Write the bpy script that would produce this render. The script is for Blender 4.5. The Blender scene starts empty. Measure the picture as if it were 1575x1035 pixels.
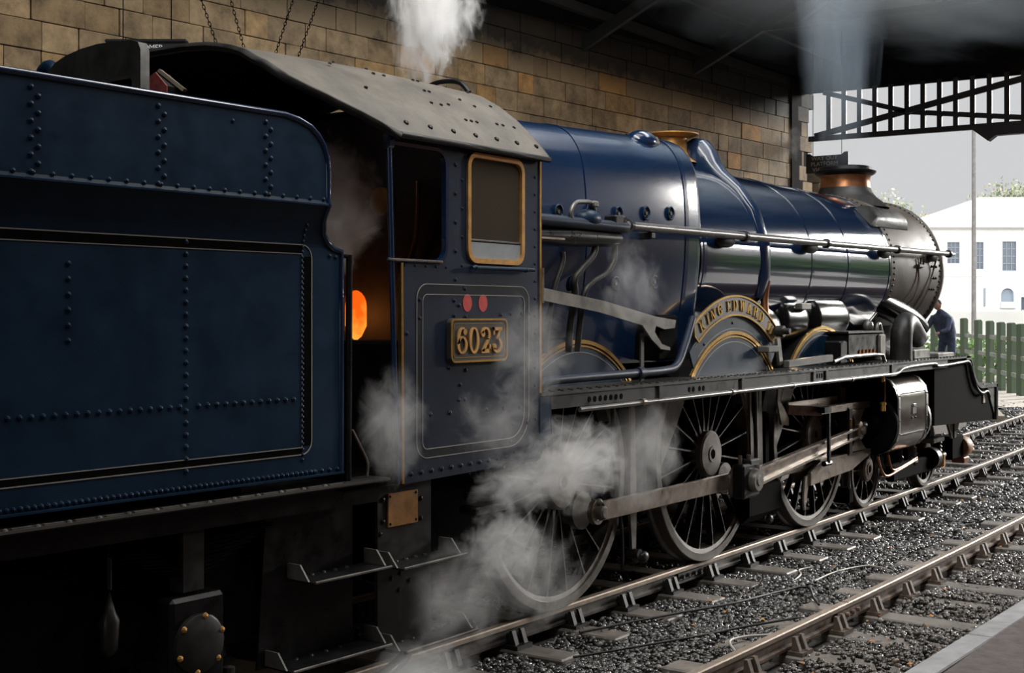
import bpy, bmesh, math, random
import numpy as np
from mathutils import Vector, Matrix
from mathutils.geometry import tessellate_polygon
R = math.radians
PI = math.pi
random.seed(7)
SC = bpy.context.scene
COL = SC.collection

# ------------------------------------------------------------------ camera, world, sun, exposure
cd = bpy.data.cameras.new('camera')
cam = bpy.data.objects.new('camera', cd)
COL.objects.link(cam)
cam.location = (-8.511, -6.415, 2.281)
cam.rotation_euler = (R(90), 0, -0.95304)
cd.sensor_width = 36.0
cd.lens = 2026.7 / 1575 * 36
cd.shift_y = -33.7 / 1575
cd.clip_end = 500
SC.camera = cam

w = bpy.data.worlds.new('world')
SC.world = w
w.use_nodes = True
bg = w.node_tree.nodes['Background']
bg.inputs[0].default_value = (0.62, 0.63, 0.64, 1)
bg.inputs[1].default_value = 1.0

SUN_DIR = Vector((0.90, -0.315, 0.270)).normalized()
sd = bpy.data.lights.new('sun', 'SUN')
sd.energy = 5.5
sd.angle = R(16)
sd.color = (1.0, 0.97, 0.92)
sun = bpy.data.objects.new('sun', sd)
COL.objects.link(sun)
sun.rotation_euler = SUN_DIR.to_track_quat('Z', 'Y').to_euler()


sk = bpy.data.lights.new('fill_sun', 'SUN')  # added wide fill lamp from behind the camera, brightens the house front
sk.energy = 5.6
sk.angle = R(100)
fill_lamp = bpy.data.objects.new('fill_sun', sk)
COL.objects.link(fill_lamp)
fill_lamp.rotation_euler = Vector((-0.6, -0.45, 0.66)).to_track_quat('Z', 'Y').to_euler()


def area(name, loc, target, sx, sy, power, color=(1, 1, 1)):
    a = bpy.data.lights.new(name, 'AREA')
    a.shape = 'RECTANGLE'
    a.size = sx
    a.size_y = sy
    a.energy = power
    a.color = color
    o = bpy.data.objects.new(name, a)
    COL.objects.link(o)
    o.location = loc
    o.rotation_euler = (Vector(loc) - Vector(target)).to_track_quat('Z', 'Y').to_euler()
    return o


# daylight through the roof glazing
area('roof_glazing_daylight', (6.0, -3.4, 9.7), (6.0, -1.4, 0), 2.4, 10, 600, (0.95, 0.97, 1.0))
area('roof_glazing_wall_side', (-1.0, -0.6, 9.7), (-1.0, 5.2, 4.0), 1.4, 11, 720, (1.0, 0.95, 0.86))

vs = SC.view_settings
vs.view_transform = 'Standard'
vs.look = 'None'
vs.exposure = 0
vs.gamma = 1
vs.use_curve_mapping = False
SC.cycles.volume_bounces = 5
SC.cycles.max_bounces = 12


# ------------------------------------------------------------------ materials
def newmat(name):
    m = bpy.data.materials.new(name)
    m.use_nodes = True
    nt = m.node_tree
    return m, nt, nt.nodes['Principled BSDF']


def mat(name, col, rough=0.5, metal=0.0, var=0.0, scale=8.0, bump=0.0, coat=0.0, col2=None, rvar=0.0, spec=0.5, emit=None):
    m, nt, b = newmat(name)
    N, L = nt.nodes, nt.links
    b.inputs['Base Color'].default_value = (*col, 1)
    b.inputs['Roughness'].default_value = rough
    b.inputs['Metallic'].default_value = metal
    b.inputs['Specular IOR Level'].default_value = spec
    if coat:
        b.inputs['Coat Weight'].default_value = coat
        b.inputs['Coat Roughness'].default_value = 0.06
    if var or bump or rvar or col2:
        tc = N.new('ShaderNodeTexCoord')
        no = N.new('ShaderNodeTexNoise')
        no.inputs['Scale'].default_value = scale
        no.inputs['Detail'].default_value = 6
        no.inputs['Roughness'].default_value = 0.65
        L.new(tc.outputs['Object'], no.inputs['Vector'])
        if var or col2:
            mx = N.new('ShaderNodeMix')
            mx.data_type = 'RGBA'
            c2 = col2 if col2 else tuple(c * (1 - var) for c in col)
            mx.inputs[6].default_value = (*c2, 1)
            mx.inputs[7].default_value = (*[min(1, c * (1 + var)) for c in col], 1)
            rp = N.new('ShaderNodeMapRange')
            rp.inputs[1].default_value = 0.35
            rp.inputs[2].default_value = 0.65
            L.new(no.outputs[0], rp.inputs[0])
            L.new(rp.outputs[0], mx.inputs[0])
            L.new(mx.outputs[2], b.inputs['Base Color'])
        if rvar:
            rr = N.new('ShaderNodeMapRange')
            rr.inputs[1].default_value = 0.3
            rr.inputs[2].default_value = 0.7
            rr.inputs[3].default_value = max(0.03, rough - rvar)
            rr.inputs[4].default_value = rough + rvar
            L.new(no.outputs[0], rr.inputs[0])
            L.new(rr.outputs[0], b.inputs['Roughness'])
        if bump:
            bp = N.new('ShaderNodeBump')
            bp.inputs['Strength'].default_value = bump
            bp.inputs['Distance'].default_value = 0.01
            L.new(no.outputs[0], bp.inputs['Height'])
            L.new(bp.outputs[0], b.inputs['Normal'])
    return m


M = {}
M['blue'] = mat('blue_paint', (0.0045, 0.017, 0.050), 0.20, var=0.12, scale=3, coat=0.4)
M['blue_dull'] = mat('blue_paint_worn', (0.005, 0.019, 0.042), 0.40, var=0.2, scale=5, rvar=0.06, spec=0.2)
M['cab'] = mat('blue_black_paint', (0.009, 0.015, 0.030), 0.45, var=0.2, scale=4, rvar=0.06, spec=0.2)
M['barrel'] = mat('polished_blue_barrel', (0.006, 0.017, 0.046), 0.14, var=0.1, scale=2, coat=1.0)
M['black'] = mat('black_paint', (0.007, 0.007, 0.0075), 0.35, spec=0.22, var=0.3, scale=9, rvar=0.12)
M['soot'] = mat('soot_black', (0.003, 0.003, 0.003), 0.9, spec=0.03, var=0.3, scale=6)
M['greyblack'] = mat('dusty_black', (0.018, 0.0175, 0.0165), 0.45, spec=0.3, var=0.35, scale=8, rvar=0.15, bump=0.1)
M['roofgrey'] = mat('ashy_roof_paint', (0.095, 0.086, 0.074), 0.6, var=0.28, scale=3.5, bump=0.05, spec=0.3)
M['smokebox'] = mat('smokebox_paint', (0.075, 0.062, 0.050), 0.5, spec=0.3, var=0.4, scale=3, rvar=0.12, bump=0.08)
M['steel'] = mat('bright_steel', (0.21, 0.175, 0.145), 0.36, 0.7, var=0.25, scale=12, rvar=0.1)
M['wheel'] = mat('wheel_grey', (0.125, 0.115, 0.102), 0.42, 0.3, var=0.3, scale=7, rvar=0.12)
M['spoke'] = mat('spoke_grey', (0.12, 0.115, 0.11), 0.35, 0.4, var=0.2, scale=7)
M['brass'] = mat('brass', (0.62, 0.38, 0.11), 0.28, 0.9, var=0.15, scale=20)
M['brass_dull'] = mat('dull_brass', (0.50, 0.27, 0.085), 0.45, 0.6, var=0.2, scale=15, rvar=0.1)
M['gloss'] = mat('oily_black_casing', (0.005, 0.005, 0.006), 0.22, spec=0.16)
M['hub'] = mat('wheel_hub_paint', (0.15, 0.135, 0.12), 0.42, 0.3, var=0.25, scale=9, rvar=0.1)
M['copper'] = mat('copper', (0.34, 0.155, 0.075), 0.34, 0.85, var=0.2, scale=12)
M['cream'] = mat('cream_line', (0.50, 0.43, 0.31), 0.5)
M['creamdull'] = mat('grey_cream_line', (0.26, 0.25, 0.23), 0.5)
M['red'] = mat('red_paint', (0.42, 0.04, 0.035), 0.5, var=0.15, scale=20)
M['redworn'] = mat('worn_red_paint', (0.24, 0.05, 0.045), 0.6, var=0.3, scale=25)
M['wood'] = mat('pale_wood', (0.40, 0.31, 0.20), 0.7, var=0.2, scale=10)
M['woodkey'] = mat('oak_key', (0.20, 0.12, 0.07), 0.7, var=0.3, scale=20)
M['plateblack'] = mat('nameplate_black', (0.03, 0.028, 0.024), 0.45, var=0.2, scale=30)
M['sleeper'] = mat('sleeper_timber', (0.13, 0.115, 0.10), 0.5, var=0.35, scale=9, bump=0.25, rvar=0.15)
M['railtop'] = mat('rail_steel', (0.27, 0.215, 0.17), 0.5, 0.5, var=0.2, scale=15, rvar=0.1)
M['railrust'] = mat('rusty_rail', (0.15, 0.10, 0.07), 0.6, 0.2, var=0.4, scale=9, col2=(0.06, 0.045, 0.04), bump=0.15)
M['railoil'] = mat('oily_rail', (0.055, 0.048, 0.042), 0.45, 0.3, var=0.4, scale=9, bump=0.15)
M['chair'] = mat('cast_iron', (0.020, 0.018, 0.017), 0.55, 0.0, spec=0.3, var=0.35, scale=20, bump=0.2)
M['chairrust'] = mat('rusty_cast_iron', (0.085, 0.060, 0.045), 0.6, 0.1, var=0.4, scale=20, bump=0.2)
M['mortar'] = mat('old_mortar', (0.05, 0.042, 0.032), 0.9, var=0.3, scale=8)
M['tarmac'] = mat('platform_tarmac', (0.15, 0.125, 0.115), 0.75, var=0.25, scale=14, bump=0.2)
M['coping'] = mat('platform_edge_paint', (0.42, 0.42, 0.43), 0.6, var=0.25, scale=5, bump=0.1)
M['brick'] = mat('old_red_brickwork', (0.20, 0.085, 0.06), 0.8, var=0.3, scale=9)
M['ground'] = mat('ash_ground', (0.06, 0.055, 0.05), 0.8, var=0.4, scale=30, bump=0.4)
M['path'] = mat('gravel_path', (0.42, 0.38, 0.33), 0.85, var=0.2, scale=9, bump=0.2)
M['roofdark'] = mat('sooty_boarding', (0.010, 0.010, 0.011), 0.9, spec=0.05, var=0.3, scale=4)
M['truss'] = mat('sooty_ironwork', (0.010, 0.011, 0.012), 0.6)
M['screen'] = mat('dark_glazing_bars', (0.018, 0.022, 0.03), 0.5)
M['sign'] = mat('sign_black', (0.012, 0.013, 0.015), 0.45)
M['white'] = mat('sign_white', (0.75, 0.75, 0.75), 0.5)
M['greytext'] = mat('sign_grey_letters', (0.30, 0.31, 0.33), 0.5)
M['denim'] = mat('blue_overalls', (0.07, 0.09, 0.16), 0.85, var=0.3, scale=12)
M['skin'] = mat('skin', (0.5, 0.3, 0.22), 0.6)
M['hair'] = mat('dark_hair', (0.05, 0.04, 0.035), 0.7)
M['render'] = mat('white_render', (0.76, 0.755, 0.74), 0.8, var=0.04, scale=2)
M['slate'] = mat('pale_slate', (0.66, 0.66, 0.66), 0.7, var=0.06, scale=3)
M['winframe'] = mat('grey_blue_window_frame', (0.25, 0.30, 0.36), 0.5)
M['fence'] = mat('green_black_timber', (0.035, 0.045, 0.035), 0.7, var=0.4, scale=3, col2=(0.05, 0.085, 0.03))
M['fencerail'] = mat('grey_green_rail', (0.20, 0.21, 0.18), 0.7, var=0.3, scale=6)
M['picket'] = mat('white_picket', (0.78, 0.78, 0.75), 0.7)
M['pole'] = mat('grey_pole', (0.20, 0.19, 0.18), 0.7, var=0.2, scale=4)
M['bark'] = mat('bark', (0.16, 0.13, 0.10), 0.9)
M['leafpale'] = mat('hazy_autumn_leaves', (0.45, 0.41, 0.32), 0.7, var=0.4, scale=0.7, col2=(0.14, 0.24, 0.10))  # leaf tone lightened to paint in the distance haze
M['leafgreen'] = mat('green_leaves', (0.14, 0.24, 0.07), 0.7, var=0.5, scale=2)
M['leafred'] = mat('fallen_leaf', (0.38, 0.10, 0.03), 0.7, var=0.5, scale=3, col2=(0.45, 0.26, 0.04))
M['cable'] = mat('black_cable', (0.012, 0.012, 0.012), 0.5)
M['cablewhite'] = mat('pale_cable', (0.36, 0.34, 0.30), 0.5)
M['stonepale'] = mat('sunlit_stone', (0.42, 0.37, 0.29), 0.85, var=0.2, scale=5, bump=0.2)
M['corrugated'] = mat('corrugated_sheet', (0.35, 0.38, 0.40), 0.35, 0.6)
M['blackplug'] = mat('plug_black', (0.008, 0.008, 0.008), 0.5)
M['concrete'] = mat('concrete_kerb', (0.33, 0.29, 0.23), 0.85, var=0.25, scale=4)


def glass_mat():
    m = bpy.data.materials.new('dusty_glass')
    m.use_nodes = True
    nt = m.node_tree
    N, L = nt.nodes, nt.links
    N.remove(N['Principled BSDF'])
    out = N['Material Output']
    tr = N.new('ShaderNodeBsdfTransparent')
    tr.inputs[0].default_value = (0.82, 0.80, 0.74, 1)
    gl = N.new('ShaderNodeBsdfGlossy')
    gl.inputs['Roughness'].default_value = 0.04
    di = N.new('ShaderNodeBsdfDiffuse')
    di.inputs[0].default_value = (0.30, 0.27, 0.21, 1)
    a = N.new('ShaderNodeMixShader')
    a.inputs[0].default_value = 0.14
    b = N.new('ShaderNodeMixShader')
    fr = N.new('ShaderNodeFresnel')
    fr.inputs[0].default_value = 1.45
    L.new(tr.outputs[0], a.inputs[1])
    L.new(di.outputs[0], a.inputs[2])
    L.new(fr.outputs[0], b.inputs[0])
    L.new(a.outputs[0], b.inputs[1])
    L.new(gl.outputs[0], b.inputs[2])
    L.new(b.outputs[0], out.inputs[0])
    return m


M['glass'] = glass_mat()
M['darkglass'] = mat('window_pane_dark', (0.10, 0.12, 0.15), 0.1)


def stone_mat():
    m, nt, b = newmat('sandstone_block')
    N, L = nt.nodes, nt.links
    oi = N.new('ShaderNodeObjectInfo')
    cr = N.new('ShaderNodeValToRGB')
    e = cr.color_ramp.elements
    e[0].position = 0.0
    e[0].color = (0.165, 0.115, 0.062, 1)
    e[1].position = 1.0
    e[1].color = (0.34, 0.175, 0.052, 1)
    for p, c in ((0.2, (0.20, 0.145, 0.085, 1)), (0.45, (0.225, 0.165, 0.095, 1)), (0.6, (0.16, 0.12, 0.075, 1)), (0.8, (0.28, 0.20, 0.11, 1)), (0.92, (0.24, 0.155, 0.07, 1))):
        k = e.new(p)
        k.color = c
    L.new(oi.outputs['Random'], cr.inputs[0])
    ge = N.new('ShaderNodeNewGeometry')
    no = N.new('ShaderNodeTexNoise')
    no.inputs['Scale'].default_value = 3.2
    no.inputs['Detail'].default_value = 8
    no.inputs['Roughness'].default_value = 0.7
    L.new(ge.outputs['Position'], no.inputs['Vector'])
    n2 = N.new('ShaderNodeTexNoise')
    n2.inputs['Scale'].default_value = 40
    n2.inputs['Detail'].default_value = 4
    L.new(ge.outputs['Position'], n2.inputs['Vector'])
    mr = N.new('ShaderNodeMapRange')
    mr.inputs[1].default_value = 0.30
    mr.inputs[2].default_value = 0.66
    mr.inputs[3].default_value = 0.55
    mr.inputs[4].default_value = 2.0
    L.new(no.outputs[0], mr.inputs[0])
    # stones darken with height towards the eaves
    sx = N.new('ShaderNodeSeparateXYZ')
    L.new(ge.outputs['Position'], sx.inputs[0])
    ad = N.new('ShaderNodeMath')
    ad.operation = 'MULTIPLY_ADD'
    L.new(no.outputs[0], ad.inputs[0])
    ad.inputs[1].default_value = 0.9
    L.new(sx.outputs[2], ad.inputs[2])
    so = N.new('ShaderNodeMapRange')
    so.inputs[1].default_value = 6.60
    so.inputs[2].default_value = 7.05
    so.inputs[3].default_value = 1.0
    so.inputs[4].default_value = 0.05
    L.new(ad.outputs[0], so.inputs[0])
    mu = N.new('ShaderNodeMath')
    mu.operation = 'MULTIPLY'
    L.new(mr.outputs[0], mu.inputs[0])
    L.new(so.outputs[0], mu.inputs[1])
    mx = N.new('ShaderNodeMix')
    mx.data_type = 'RGBA'
    mx.blend_type = 'MULTIPLY'
    mx.inputs[0].default_value = 1
    L.new(cr.outputs[0], mx.inputs[6])
    L.new(mu.outputs[0], mx.inputs[7])
    L.new(mx.outputs[2], b.inputs['Base Color'])
    b.inputs['Roughness'].default_value = 0.85
    bp = N.new('ShaderNodeBump')
    bp.inputs['Strength'].default_value = 0.5
    bp.inputs['Distance'].default_value = 0.012
    L.new(n2.outputs[0], bp.inputs['Height'])
    L.new(bp.outputs[0], b.inputs['Normal'])
    return m


M['stone'] = stone_mat()


def ballast_mat():
    m, nt, b = newmat('ballast_stone')
    N, L = nt.nodes, nt.links
    at = N.new('ShaderNodeVertexColor')
    at.layer_name = 'tone'
    L.new(at.outputs[0], b.inputs['Base Color'])
    b.inputs['Roughness'].default_value = 0.30
    return m


M['ballast'] = ballast_mat()


def fire_mat():
    m = bpy.data.materials.new('fire')
    m.use_nodes = True
    nt = m.node_tree
    N, L = nt.nodes, nt.links
    N.remove(N['Principled BSDF'])
    em = N.new('ShaderNodeEmission')
    tc = N.new('ShaderNodeTexCoord')
    no = N.new('ShaderNodeTexNoise')
    no.inputs['Scale'].default_value = 9
    no.inputs['Detail'].default_value = 5
    L.new(tc.outputs['Object'], no.inputs[0])
    sx = N.new('ShaderNodeSeparateXYZ')
    L.new(tc.outputs['Object'], sx.inputs[0])
    ad = N.new('ShaderNodeMath')
    ad.operation = 'MULTIPLY_ADD'
    L.new(sx.outputs[2], ad.inputs[0])
    ad.inputs[1].default_value = -1.6
    L.new(no.outputs[0], ad.inputs[2])
    cr = N.new('ShaderNodeValToRGB')
    cr.color_ramp.elements[0].position = 0.3
    cr.color_ramp.elements[0].color = (1.0, 0.10, 0.005, 1)
    cr.color_ramp.elements[1].position = 0.9
    cr.color_ramp.elements[1].color = (1.0, 0.42, 0.05, 1)
    L.new(ad.outputs[0], cr.inputs[0])
    L.new(cr.outputs[0], em.inputs[0])
    em.inputs[1].default_value = 1.3
    L.new(em.outputs[0], N['Material Output'].inputs[0])
    return m


M['fire'] = fire_mat()


def steam_mat(name, dens, scale=2.2, thr=0.42, soft=0.9, col=(1, 1, 1), aniso=0.1, stretch=(1, 1, 1), seed=0.0, absorb=None):
    """Volume of a puff: an eddying noise cut by the distance from the puff's centre (unit ball in object space)."""
    m = bpy.data.materials.new(name)
    m.use_nodes = True
    nt = m.node_tree
    N, L = nt.nodes, nt.links
    N.remove(N['Principled BSDF'])
    vo = N.new('ShaderNodeVolumeScatter')
    vo.inputs['Color'].default_value = (*col, 1)
    vo.inputs['Anisotropy'].default_value = aniso
    tc = N.new('ShaderNodeTexCoord')
    ln = N.new('ShaderNodeVectorMath')
    ln.operation = 'LENGTH'
    L.new(tc.outputs['Object'], ln.inputs[0])
    mp = N.new('ShaderNodeMapping')
    mp.inputs['Scale'].default_value = stretch
    mp.inputs['Location'].default_value = (seed, seed * 1.7, seed * 0.3)
    L.new(tc.outputs['Object'], mp.inputs[0])
    no = N.new('ShaderNodeTexNoise')
    no.inputs['Scale'].default_value = scale
    no.inputs['Detail'].default_value = 7
    no.inputs['Roughness'].default_value = 0.65
    no.inputs['Distortion'].default_value = 0.8
    L.new(mp.outputs[0], no.inputs['Vector'])
    # n - thr - soft*len^2*0.4
    sq = N.new('ShaderNodeMath')
    sq.operation = 'POWER'
    L.new(ln.outputs['Value'], sq.inputs[0])
    sq.inputs[1].default_value = 2.0
    ma = N.new('ShaderNodeMath')
    ma.operation = 'MULTIPLY_ADD'
    L.new(sq.outputs[0], ma.inputs[0])
    ma.inputs[1].default_value = -0.42 * soft
    L.new(no.outputs[0], ma.inputs[2])
    mr = N.new('ShaderNodeMapRange')
    mr.inputs[1].default_value = thr - 0.12
    mr.inputs[2].default_value = thr + 0.22
    mr.inputs[3].default_value = 0
    mr.inputs[4].default_value = dens
    L.new(ma.outputs[0], mr.inputs[0])
    L.new(mr.outputs[0], vo.inputs['Density'])
    L.new(vo.outputs[0], N['Material Output'].inputs['Volume'])
    return m


# ------------------------------------------------------------------ mesh builder
class MB:
    def __init__(s):
        s.v = []
        s.f = []

    def add(s, vs_, fs):
        o = len(s.v)
        s.v += [tuple(p) for p in vs_]
        s.f += [tuple(i + o for i in f) for f in fs]
        return s

    def box(s, c, d, rot=None):
        x, y, z = (k / 2 for k in d)
        P = [Vector((a * x, b * y, e * z)) for a in (-1, 1) for b in (-1, 1) for e in (-1, 1)]
        if rot is not None:
            P = [rot @ p for p in P]
        P = [p + Vector(c) for p in P]
        return s.add(P, [(0, 1, 3, 2), (4, 6, 7, 5), (0, 4, 5, 1), (2, 3, 7, 6), (0, 2, 6, 4), (1, 5, 7, 3)])

    def bbox(s, x0, x1, y0, y1, z0, z1):
        return s.box(((x0 + x1) / 2, (y0 + y1) / 2, (z0 + z1) / 2), (abs(x1 - x0), abs(y1 - y0), abs(z1 - z0)))

    def bar(s, a, b, wd, ht, up=(0, 0, 1)):
        a, b = Vector(a), Vector(b)
        d = b - a
        L_ = d.length
        x = d.normalized()
        u = Vector(up)
        y = u.cross(x)
        if y.length < 1e-4:
            y = Vector((0, 1, 0)).cross(x)
        y.normalize()
        z = x.cross(y)
        m = Matrix((x, y, z)).transposed()
        return s.box((a + b) / 2, (L_, wd, ht), m)

    def tube(s, path, r, n=8, caps=True):
        path = [Vector(p) for p in path]
        k = len(path)
        rr = r if hasattr(r, '__len__') else [r] * k
        rings = []
        prev = None
        for i, p in enumerate(path):
            if i == 0:
                t = path[1] - p
            elif i == k - 1:
                t = p - path[i - 1]
            else:
                t = (path[i + 1] - p).normalized() + (p - path[i - 1]).normalized()
            t.normalize()
            if prev is None:
                u = Vector((0, 0, 1)) if abs(t.z) < 0.9 else Vector((0, 1, 0))
                u = (u - t * u.dot(t)).normalized()
            else:
                u = (prev - t * prev.dot(t)).normalized()
            prev = u
            v = t.cross(u)
            rings.append([p + (u * math.cos(2 * PI * j / n) + v * math.sin(2 * PI * j / n)) * rr[i] for j in range(n)])
        V = [q for g in rings for q in g]
        F = []
        for i in range(k - 1):
            for j in range(n):
                a, b = i * n + j, i * n + (j + 1) % n
                F.append((a, b, b + n, a + n))
        if caps:
            F.append(tuple(range(n - 1, -1, -1)))
            F.append(tuple((k - 1) * n + j for j in range(n)))
        return s.add(V, F)

    def cyl(s, a, b, r, n=16):
        return s.tube([a, b], r, n)

    def lathe(s, prof, org=(0, 0, 0), axis='z', n=32, a0=0, a1=2 * PI):
        full = abs(a1 - a0 - 2 * PI) < 1e-6
        k = n if full else n + 1
        V, F = [], []
        for (r, h) in prof:
            for j in range(k):
                a = a0 + (a1 - a0) * j / n
                c, q = r * math.cos(a), r * math.sin(a)
                if axis == 'z':
                    p = (c, q, h)
                elif axis == 'x':
                    p = (h, c, q)
                else:
                    p = (q, h, c)
                V.append((p[0] + org[0], p[1] + org[1], p[2] + org[2]))
        for i in range(len(prof) - 1):
            for j in range(k if full else k - 1):
                a, b = i * k + j, i * k + (j + 1) % k
                F.append((a, b, b + k, a + k))
        return s.add(V, F)

    def prism(s, pts, y0, y1, holes=()):
        """outline in x,z extruded along y, optionally with holes"""
        loops = [list(pts)] + [list(h) for h in holes]
        flat = [p for l in loops for p in l]
        n = len(flat)
        tri = tessellate_polygon([[Vector((p[0], p[1], 0)) for p in l] for l in loops])
        V = [(p[0], y0, p[1]) for p in flat] + [(p[0], y1, p[1]) for p in flat]
        F = [tuple(t) for t in tri] + [tuple(i + n for i in reversed(t)) for t in tri]
        o = 0
        for l in loops:
            k = len(l)
            for i in range(k):
                a, b = o + i, o + (i + 1) % k
                F.append((a, b, b + n, a + n))
            o += k
        return s.add(V, F)

    def ribbon(s, pts, wd, y0, y1, closed=False):
        """a strip of width wd following pts in the x,z plane, from y0 to y1"""
        P = [Vector((p[0], p[1])) for p in pts]
        n = len(P)
        A, B = [], []
        for i in range(n):
            if closed:
                t = (P[(i + 1) % n] - P[i]).normalized() + (P[i] - P[i - 1]).normalized()
            elif i == 0:
                t = P[1] - P[0]
            elif i == n - 1:
                t = P[i] - P[i - 1]
            else:
                t = (P[i + 1] - P[i]).normalized() + (P[i] - P[i - 1]).normalized()
            t.normalize()
            q = Vector((-t.y, t.x)) * wd / 2
            A.append(P[i] + q)
            B.append(P[i] - q)
        V = []
        for i in range(n):
            V += [(A[i].x, y0, A[i].y), (B[i].x, y0, B[i].y), (B[i].x, y1, B[i].y), (A[i].x, y1, A[i].y)]
        F = []
        for i in range(n if closed else n - 1):
            a, b = i * 4, ((i + 1) % n) * 4
            for k in range(4):
                F.append((a + k, a + (k + 1) % 4, b + (k + 1) % 4, b + k))
        if not closed:
            F += [(3, 2, 1, 0), tuple((n - 1) * 4 + k for k in range(4))]
        return s.add(V, F)

    def loft(s, secs, close=False, caps=False):
        n = len(secs[0])
        V = [p for q in secs for p in q]
        F = []
        for i in range(len(secs) - 1):
            for j in range(n if close else n - 1):
                a, b = i * n + j, i * n + (j + 1) % n
                F.append((a, b, b + n, a + n))
        if caps:
            F.append(tuple(range(n - 1, -1, -1)))
            F.append(tuple((len(secs) - 1) * n + j for j in range(n)))
        return s.add(V, F)

    def dome(s, c, nrm, r, h=None, n=7):
        nrm = Vector(nrm).normalized()
        h = h or r * 0.75
        u = nrm.orthogonal().normalized()
        v = nrm.cross(u)
        c = Vector(c)
        V = []
        for (k, q) in ((1, 0), (0.78, 0.62)):
            for j in range(n):
                a = 2 * PI * j / n
                V.append(c + (u * math.cos(a) + v * math.sin(a)) * r * k + nrm * h * q)
        V.append(c + nrm * h)
        F = []
        for j in range(n):
            F.append((j, (j + 1) % n, n + (j + 1) % n, n + j))
            F.append((n + j, n + (j + 1) % n, 2 * n))
        return s.add(V, F)

    def ellip(s, c, d, n=14, m_=9, rot=None, half=False):
        V, F = [], []
        for i in range(m_ + 1):
            th = PI * i / m_ * (0.5 if half else 1)
            for j in range(n):
                a = 2 * PI * j / n
                p = Vector((d[0] * math.sin(th) * math.cos(a), d[1] * math.sin(th) * math.sin(a), d[2] * math.cos(th)))
                if rot is not None:
                    p = rot @ p
                V.append(p + Vector(c))
        for i in range(m_):
            for j in range(n):
                a, b = i * n + j, i * n + (j + 1) % n
                F.append((a, b, b + n, a + n))
        return s.add(V, F)

    def build(s, name, m, parent=None, smooth=None, kind=None, bevel=0):
        me = bpy.data.meshes.new(name)
        me.from_pydata(s.v, [], s.f)
        bm = bmesh.new()
        bm.from_mesh(me)
        bmesh.ops.remove_doubles(bm, verts=bm.verts, dist=1e-5)
        bmesh.ops.recalc_face_normals(bm, faces=bm.faces)
        if bevel:
            es = [e for e in bm.edges if len(e.link_faces) == 2 and e.calc_face_angle(0) > 0.6]
            bmesh.ops.bevel(bm, geom=es, offset=bevel, segments=1, affect='EDGES')
        bm.to_mesh(me)
        bm.free()
        if isinstance(m, str):
            m = M[m]
        me.materials.append(m)
        if smooth is not None:
            me.polygons.foreach_set('use_smooth', [True] * len(me.polygons))
            if smooth > 0:
                me.set_sharp_from_angle(angle=R(smooth))
        return link(name, me, parent, kind)


def link(name, me, parent=None, kind=None, loc=None, rot=None, scale=None):
    o = bpy.data.objects.new(name, me)
    COL.objects.link(o)
    if parent is not None:
        o.parent = parent
    if kind:
        o['kind'] = kind
    if loc is not None:
        o.location = loc
    if rot is not None:
        o.rotation_euler = rot
    if scale is not None:
        o.scale = scale
    return o


def tag(o, label, cat, group=None):
    o['label'] = label
    o['category'] = cat
    if group:
        o['group'] = group
    return o


def empty(name, loc=(0, 0, 0), rz=0, label=None, cat=None, group=None, kind=None):
    o = bpy.data.objects.new(name, None)
    COL.objects.link(o)
    o.location = loc
    o.rotation_euler = (0, 0, rz)
    if label:
        tag(o, label, cat, group)
    if kind:
        o['kind'] = kind
    return o


def arc(cx, cz, r, a0, a1, n):
    if n == 0:
        return [(cx + r * math.cos(R(a0)), cz + r * math.sin(R(a0)))]
    return [(cx + r * math.cos(R(a0 + (a1 - a0) * i / n)), cz + r * math.sin(R(a0 + (a1 - a0) * i / n))) for i in range(n + 1)]


def rrect(x0, x1, z0, z1, r, n=5):
    """rounded rectangle; r = radius or four radii (bl, br, tr, tl)"""
    rr = r if hasattr(r, '__len__') else (r,) * 4
    P = []
    P += arc(x0 + rr[0], z0 + rr[0], rr[0], 180, 270, n)
    P += arc(x1 - rr[1], z0 + rr[1], rr[1], 270, 360, n)
    P += arc(x1 - rr[2], z1 - rr[2], rr[2], 0, 90, n)
    P += arc(x0 + rr[3], z1 - rr[3], rr[3], 90, 180, n)
    return P


def smoothpath(P, k=6):
    P = [Vector(p) for p in P]
    out = []
    for i in range(len(P) - 1):
        p0 = P[max(0, i - 1)]
        p1, p2 = P[i], P[i + 1]
        p3 = P[min(len(P) - 1, i + 2)]
        for j in range(k):
            t = j / k
            out.append(0.5 * (2 * p1 + (p2 - p0) * t + (2 * p0 - 5 * p1 + 4 * p2 - p3) * t * t + (3 * p1 - p0 - 3 * p2 + p3) * t ** 3))
    out.append(P[-1])
    return out


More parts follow.
